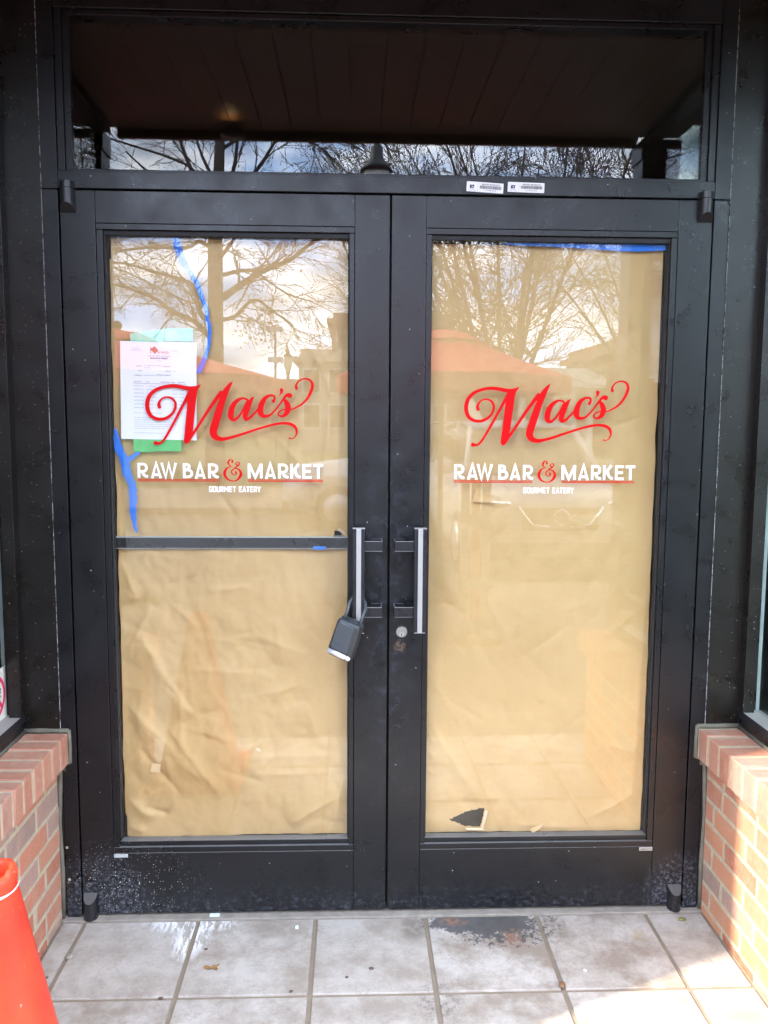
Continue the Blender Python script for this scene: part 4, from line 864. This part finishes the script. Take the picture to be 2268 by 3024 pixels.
def branches_mesh(name, br, mat, parent):
    vs, fs = [], []
    for pts, rr in br:
        n = 6 if rr[0] > .05 else (4 if rr[0] > .015 else 3); v, f = tube_geo(pts, rr, n); b = len(vs); vs += v; fs += [tuple(i+b for i in q) for q in f]
    return mesh(name, vs, fs, mat, parent, True)
def leaves_mesh(name, pts, size, mat, parent):
    vs, fs = [], []
    for p in pts:
        u = Vector((TR.uniform(-1, 1), TR.uniform(-1, 1), TR.uniform(-1, 1))).normalized(); w = u.orthogonal().normalized(); s_ = size*TR.uniform(.5, 1.3); b = len(vs); vs += [p-u*s_, p+w*s_*.5, p+u*s_, p-w*s_*.5]; fs.append((b, b+1, b+2, b+3))
    return mesh(name, vs, fs, mat, parent)
# single-trunk bare tree mirrored in the left door and the transom
TY = -17.6
tr1 = thing('bare_tree', 'large bare tree mirrored in the left door and transom', 'tree', (-3.4, TY, -.02))
trunk = [(-3.42, -.02), (-3.38, 1.5), (-3.36, 3.11), (-3.34, 4.5), (-3.33, 5.82), (-3.24, 6.9), (-3.18, 8.1), (-3.1, 9.5), (-3.05, 11.5)]
vs, fs = tube_geo([Vector((x, TY, z)) for x, z in trunk], [.27, .21, .19, .175, .17, .13, .11, .085, .04], 12); mesh('trunk', vs, fs, 'bark', tr1, True)
LIMBS = [([(-3.2, 4.40), (-2.79, 4.69), (-2.26, 5.04), (-1.57, 5.34), (-1.07, 5.76), (-.5, 6.3)], .085), ([(-3.2, 4.93), (-2.71, 5.03), (-2.18, 5.04), (-1.65, 5.38)], .05), ([(-2.3, 4.95), (-1.65, 4.48), (-1.08, 4.26), (-.6, 4.0)], .03), ([(-3.25, 3.90), (-2.92, 4.02), (-2.65, 4.36), (-2.42, 4.47), (-2.11, 4.25), (-1.65, 3.96), (-1.5, 3.6)], .045), ([(-3.4, 3.45), (-3.53, 3.55), (-3.83, 3.86), (-4.25, 4.02), (-4.62, 4.3), (-5.07, 4.48), (-5.56, 4.62), (-6.3, 4.7)], .065), ([(-3.45, 3.9), (-3.72, 4.05), (-3.86, 4.61), (-4.06, 4.83), (-4.46, 4.97), (-4.87, 5.08), (-5.43, 5.26), (-6.2, 5.4)], .06), ([(-3.35, 5.5), (-3.69, 5.69), (-3.99, 5.53), (-4.86, 5.52), (-5.53, 5.44), (-6.2, 5.5)], .05), ([(-3.71, 4.27), (-4.01, 4.31), (-4.46, 4.52), (-5.17, 4.85), (-5.73, 5.07)], .03), ([(-3.25, 5.3), (-2.97, 5.62), (-2.82, 5.85), (-2.5, 6.5)], .045),
         ([(-3.27, 6.8), (-3.81, 7.22), (-4.18, 8.04), (-4.5, 9)], .06), ([(-3.23, 6.95), (-3.42, 7.23), (-3.79, 8.05), (-4.0, 9.2)], .05), ([(-3.15, 7.0), (-2.87, 7.24), (-2.71, 8.07), (-2.5, 9.4)], .05), ([(-3.2, 6.6), (-2.41, 7.25), (-1.86, 8.08), (-1.3, 9)], .055), ([(-3.27, 6.5), (-4.2, 7.0), (-4.81, 7.28), (-5.56, 7.94)], .05), ([(-3.27, 6.7), (-3.88, 7.3), (-5.49, 7.72), (-6.4, 8)], .04), ([(-1.95, 7.95), (-1.5, 8.12), (-1.23, 8.1), (-.45, 7.51), (.1, 6.9)], .03), ([(-3.1, 7.8), (-1.9, 8.6), (-.9, 8.5), (.2, 8.0)], .04)]
br = []
for pts, r0 in LIMBS:
    dep = TR.uniform(-.9, .9); n = len(pts); P = [Vector((x, TY+dep*i/(n-1)*1.6, z)) for i, (x, z) in enumerate(pts)]
    P = [Vector(q) for q in catmull([tuple(p_) for p_ in P], 3)]; m_ = len(P); R_ = [max(.008, r0*(1-.72*i/(m_-1))) for i in range(m_)]; R_ = [q*1.2 for q in R_]; br.append((P, R_))
    for i in range(2, m_, 1):
        for _ in range(1):
            d = (P[i]-P[i-1]).normalized(); dv = (d*.8+Vector((TR.uniform(-1, 1), TR.uniform(-1, 1), TR.uniform(-1, .9)))).normalized(); grow(br, P[i], dv, TR.uniform(.5, 1.25), R_[i]*.45, 2, 4, .15, .8)
branches_mesh('branches', br, 'twig', tr1)
leaves_mesh('crown', [Vector((TR.gauss(-2.4, .3), TY+TR.uniform(-.4, .6), TR.gauss(3.75, .25))) for _ in range(150)]+[TR.choice(br)[0][-1]+Vector((0, 0, TR.uniform(-.05, .02))) for _ in range(300)], .045, 'dry_leaf', tr1)
# vase shaped multi-stem trees mirrored in the right door
def vase_tree(label, X, Y, nst, H, leafn, seed, sz=.05):
    TR.seed(seed); t = thing('budding_tree', label, 'tree', (X, Y, -.02)); br = []
    vs, fs = tube_geo([Vector((X, Y, -.02)), Vector((X+.03, Y, .7)), Vector((X, Y, 1.5))], [.26, .2, .17], 10); mesh('trunk', vs, fs, 'bark', t, True)
    for i in range(nst):
        a = TR.uniform(0, 2*math.pi); lean = TR.uniform(.04, .55); d = Vector((math.cos(a)*lean, math.sin(a)*lean, 1)).normalized(); p0 = Vector((X+.1*math.cos(a), Y+.1*math.sin(a), TR.uniform(1.0, 1.5))); ln = H*TR.uniform(.7, 1.05)
        pts = [p0]; q = p0.copy(); dd = d.copy(); rr = [.06]
        for k in range(8): dd = (dd+Vector((math.cos(a)*.03+TR.uniform(-.06, .06), math.sin(a)*.03+TR.uniform(-.06, .06), 0))).normalized(); q = q+dd*ln/8; pts.append(q.copy()); rr.append(.06*(1-.8*(k+1)/8))
        br.append((pts, rr))
        for k in range(2, 9):
            for _ in range(3): grow(br, pts[k], (dd*.8+Vector((TR.uniform(-1, 1), TR.uniform(-1, 1), TR.uniform(-.5, .8)))).normalized(), TR.uniform(.6, 1.5), rr[k]*.45, 2, 4, .05, .7)
    branches_mesh('branches', br, 'twig', t); tips = [b_[0][TR.randrange(1, len(b_[0]))] for b_ in br if b_[1][0] < .03]
    leaves_mesh('crown', [TR.choice(tips)+Vector((TR.gauss(0, .08), TR.gauss(0, .08), TR.gauss(0, .08))) for _ in range(leafn)], sz, 'bud_leaf', t)
vase_tree('many stemmed budding tree mirrored in the right door', 3.2, -13.6, 15, 7.0, 9000, 5, .024); vase_tree('slender budding tree mirrored at the right edge', 8.2, -18, 11, 7.5, 6000, 9, .026); vase_tree('budding tree mirrored in the transom behind the lamp spire', 1.4, -22, 10, 8.5, 5000, 13, .03)

# far buildings across the square
def far_building(name, label, x0, x1, y0, depth, h, mat, cols=0, win=(0, 0), cornice=True):
    t = thing(name, label, 'building', ((x0+x1)/2, y0-depth/2, -.16)); box('wall', (x0, y0-depth, -.16), (x1, y0, h), mat, t, 0)
    if cornice: box('cornice', (x0-.35, y0-depth-.35, h-.45), (x1+.35, y0+.4, h-.12), mat, t, .05); box('parapet', (x0+.1, y0-depth+.1, h-.1), (x1-.1, y0-.1, h+.35), mat, t, 0)
    for i in range(cols):
        x = x0+(i+.5)*(x1-x0)/cols; bm = bmesh.new(); lathe(bm, [(.30, 0), (.30, .2), (.22, .3), (.19, h-1.0), (.3, h-.8), (.3, h-.6)], 12, (x, y0+1.2, -.16)); bm_obj('column', bm, mat, t, True)
    if cols: box('portico_roof', (x0-.2, y0+.41, h-.76), (x1+.2, y0+1.8, h+.2), mat, t, 0)
    nx, nz_ = win
    for i in range(nx):
        for j in range(nz_):
            cx = x0+(i+.5)*(x1-x0)/nx; cz = .9+(j+.5)*(h-1.4)/nz_; f = box('window', (cx-.55, y0+.002, cz-.75), (cx+.55, y0+.06, cz+.75), 'stone_white', t, 0); box('glass', (cx-.45, y0+.061, cz-.65), (cx+.45, y0+.075, cz+.65), 'car_glass', f, 0)
far_building('corner_building', 'tan corner building mirrored at the right of the left door', -3.3, 1.2, -47, 12, 5.5, 'stucco_far', 0, (3, 2)); far_building('brick_building', 'taller brown building mirrored beside the door stile', -1.7, 9.0, -60, 10, 9.3, 'brick_far', 0, (6, 3))
far_building('columned_building', 'white columned building mirrored in the right door', 8.6, 14.0, -42, 8, 4.2, 'stone_white', 6, (5, 1)); far_building('brick_building', 'brown brick block mirrored at the right edge of the right door', 14.6, 24, -40, 9, 5.6, 'brick_far', 0, (6, 2)); far_building('brick_building', 'long low brick row closing the far side of the square', -70, 70, -90, 10, 6.0, 'brick_far', 0, (40, 2))

def loft(bm, secs):
    rings = [[bm.verts.new(v) for v in s_] for s_ in secs]
    for a, b in zip(rings, rings[1:]):
        for i in range(len(a)): j = (i+1) % len(a); bm.faces.new((a[i], a[j], b[j], b[i]))
    bm.faces.new(rings[0][::-1]); bm.faces.new(rings[-1])
def sec(y, hw, z0, z1, top=.9, n=3):
    hw2 = hw*top; r = []
    r += [(-hw*.94, y, z0), (-hw, y, z0+(z1-z0)*.25), (-hw, y, z0+(z1-z0)*.7), (-hw2, y, z1-.03), (-hw2*.8, y, z1), (hw2*.8, y, z1), (hw2, y, z1-.03), (hw, y, z0+(z1-z0)*.7), (hw, y, z0+(z1-z0)*.25), (hw*.94, y, z0)]
    return r
def suv(label, loc, rz, mat):
    """nose at y=0 pointing to +y, body runs to -y"""
    t = thing('parked_car', label, 'car', loc, (0, 0, rz), 'cars parked on the street'); bm = bmesh.new()
    loft(bm, [sec(0, .72, .42, .80, .85), sec(-.10, .84, .30, .90), sec(-.45, .92, .24, .98), sec(-1.15, .93, .22, 1.06), sec(-2.2, .93, .22, 1.08), sec(-3.6, .93, .22, 1.08), sec(-4.3, .91, .26, 1.06), sec(-4.5, .85, .36, .95)]); bm_obj('body', bm, mat, t, True, False)
    bm = bmesh.new(); loft(bm, [sec(-1.12, .80, 1.05, 1.09, .9), sec(-1.85, .78, 1.05, 1.60, .78), sec(-2.6, .80, 1.05, 1.68, .78), sec(-3.9, .78, 1.05, 1.62, .76), sec(-4.42, .76, 1.04, 1.12, .9)]); bm_obj('cabin_glass', bm, 'car_glass', t, False, False)
    bm = bmesh.new(); loft(bm, [sec(-1.80, .62, 1.585, 1.615, .95), sec(-2.6, .66, 1.665, 1.70, .95), sec(-3.95, .62, 1.60, 1.635, .95)]); bm_obj('roof', bm, mat, t, True, False)
    for s in (-1, 1):
        tube('pillar', [(s*.80, -1.10, 1.06), (s*.63, -1.84, 1.61)], .035, mat, t, 6, False); tube('pillar', [(s*.80, -2.55, 1.06), (s*.64, -2.6, 1.67)], .03, mat, t, 6, False); tube('pillar', [(s*.76, -4.42, 1.08), (s*.62, -3.92, 1.62)], .05, mat, t, 6, False)
        bm = bmesh.new(); add_box(bm, (s*.50, -.02, .72), (s*.80, -.28, .86), .03); bm_obj('headlight', bm, 'chrome', t, True, False)
        box('mirror', (s*.93, -1.45, 1.06), (s*1.12, -1.30, 1.22), mat, t, .03, False); tube('chrome_trim', [(s*.10, .025, .60), (s*.30, .02, .62), (s*.44, .005, .80)], .018, 'chrome', t, 6, False)
        for y in (-.85, -3.55):
            w = tube('wheel', [(s*.70, y, .34), (s*.945, y, .34)], .345, 'car_black', t, 24, False); w2 = tube('rim', [(s*.93, y, .34), (s*.955, y, .34)], .22, 'car_silver', w, 16, False)
    box('grille', (-.40, -.05, .56), (.40, .012, .80), 'car_black', t, .02, False); ring = [(.075*math.cos(2*math.pi*i/20), .030, .70+.075*math.sin(2*math.pi*i/20)) for i in range(21)]; e = tube('emblem_ring', ring, .011, 'chrome', t, 6, False); box('emblem_bar', (-.10, .020, .683), (.10, .040, .717), 'chrome', e, .004, False); box('bumper', (-.80, -.30, .26), (.80, .015, .44), 'car_black', t, .03, False)
suv('white car facing the shop, mirrored in the right door', (2.19, -5.85, -.145), 0, 'car_white'); suv('silver car parked across the street, mirrored in the left door', (-1.2, -11.3, -.145), math.radians(90), 'car_silver')
bt = thing('construction_barrier', 'orange and white striped barrier mirrored in the right door', 'barrier', (.78, -3.3, -.012))
for x, m_ in ((.0, 'barrier_white'), (.075, 'barrier_orange'), (.15, 'barrier_white')): box('slat', (x-.03, -.02, .12), (x+.03, .02, 1.15), m_, bt, .004, False)
box('foot', (-.08, -.25, 0), (.23, .25, .05), 'car_black', bt, .01, False); box('rail', (-.05, .021, .80), (.20, .04, .88), 'barrier_white', bt, .004, False); box('rail', (-.05, .021, .35), (.20, .04, .43), 'barrier_white', bt, .004, False)
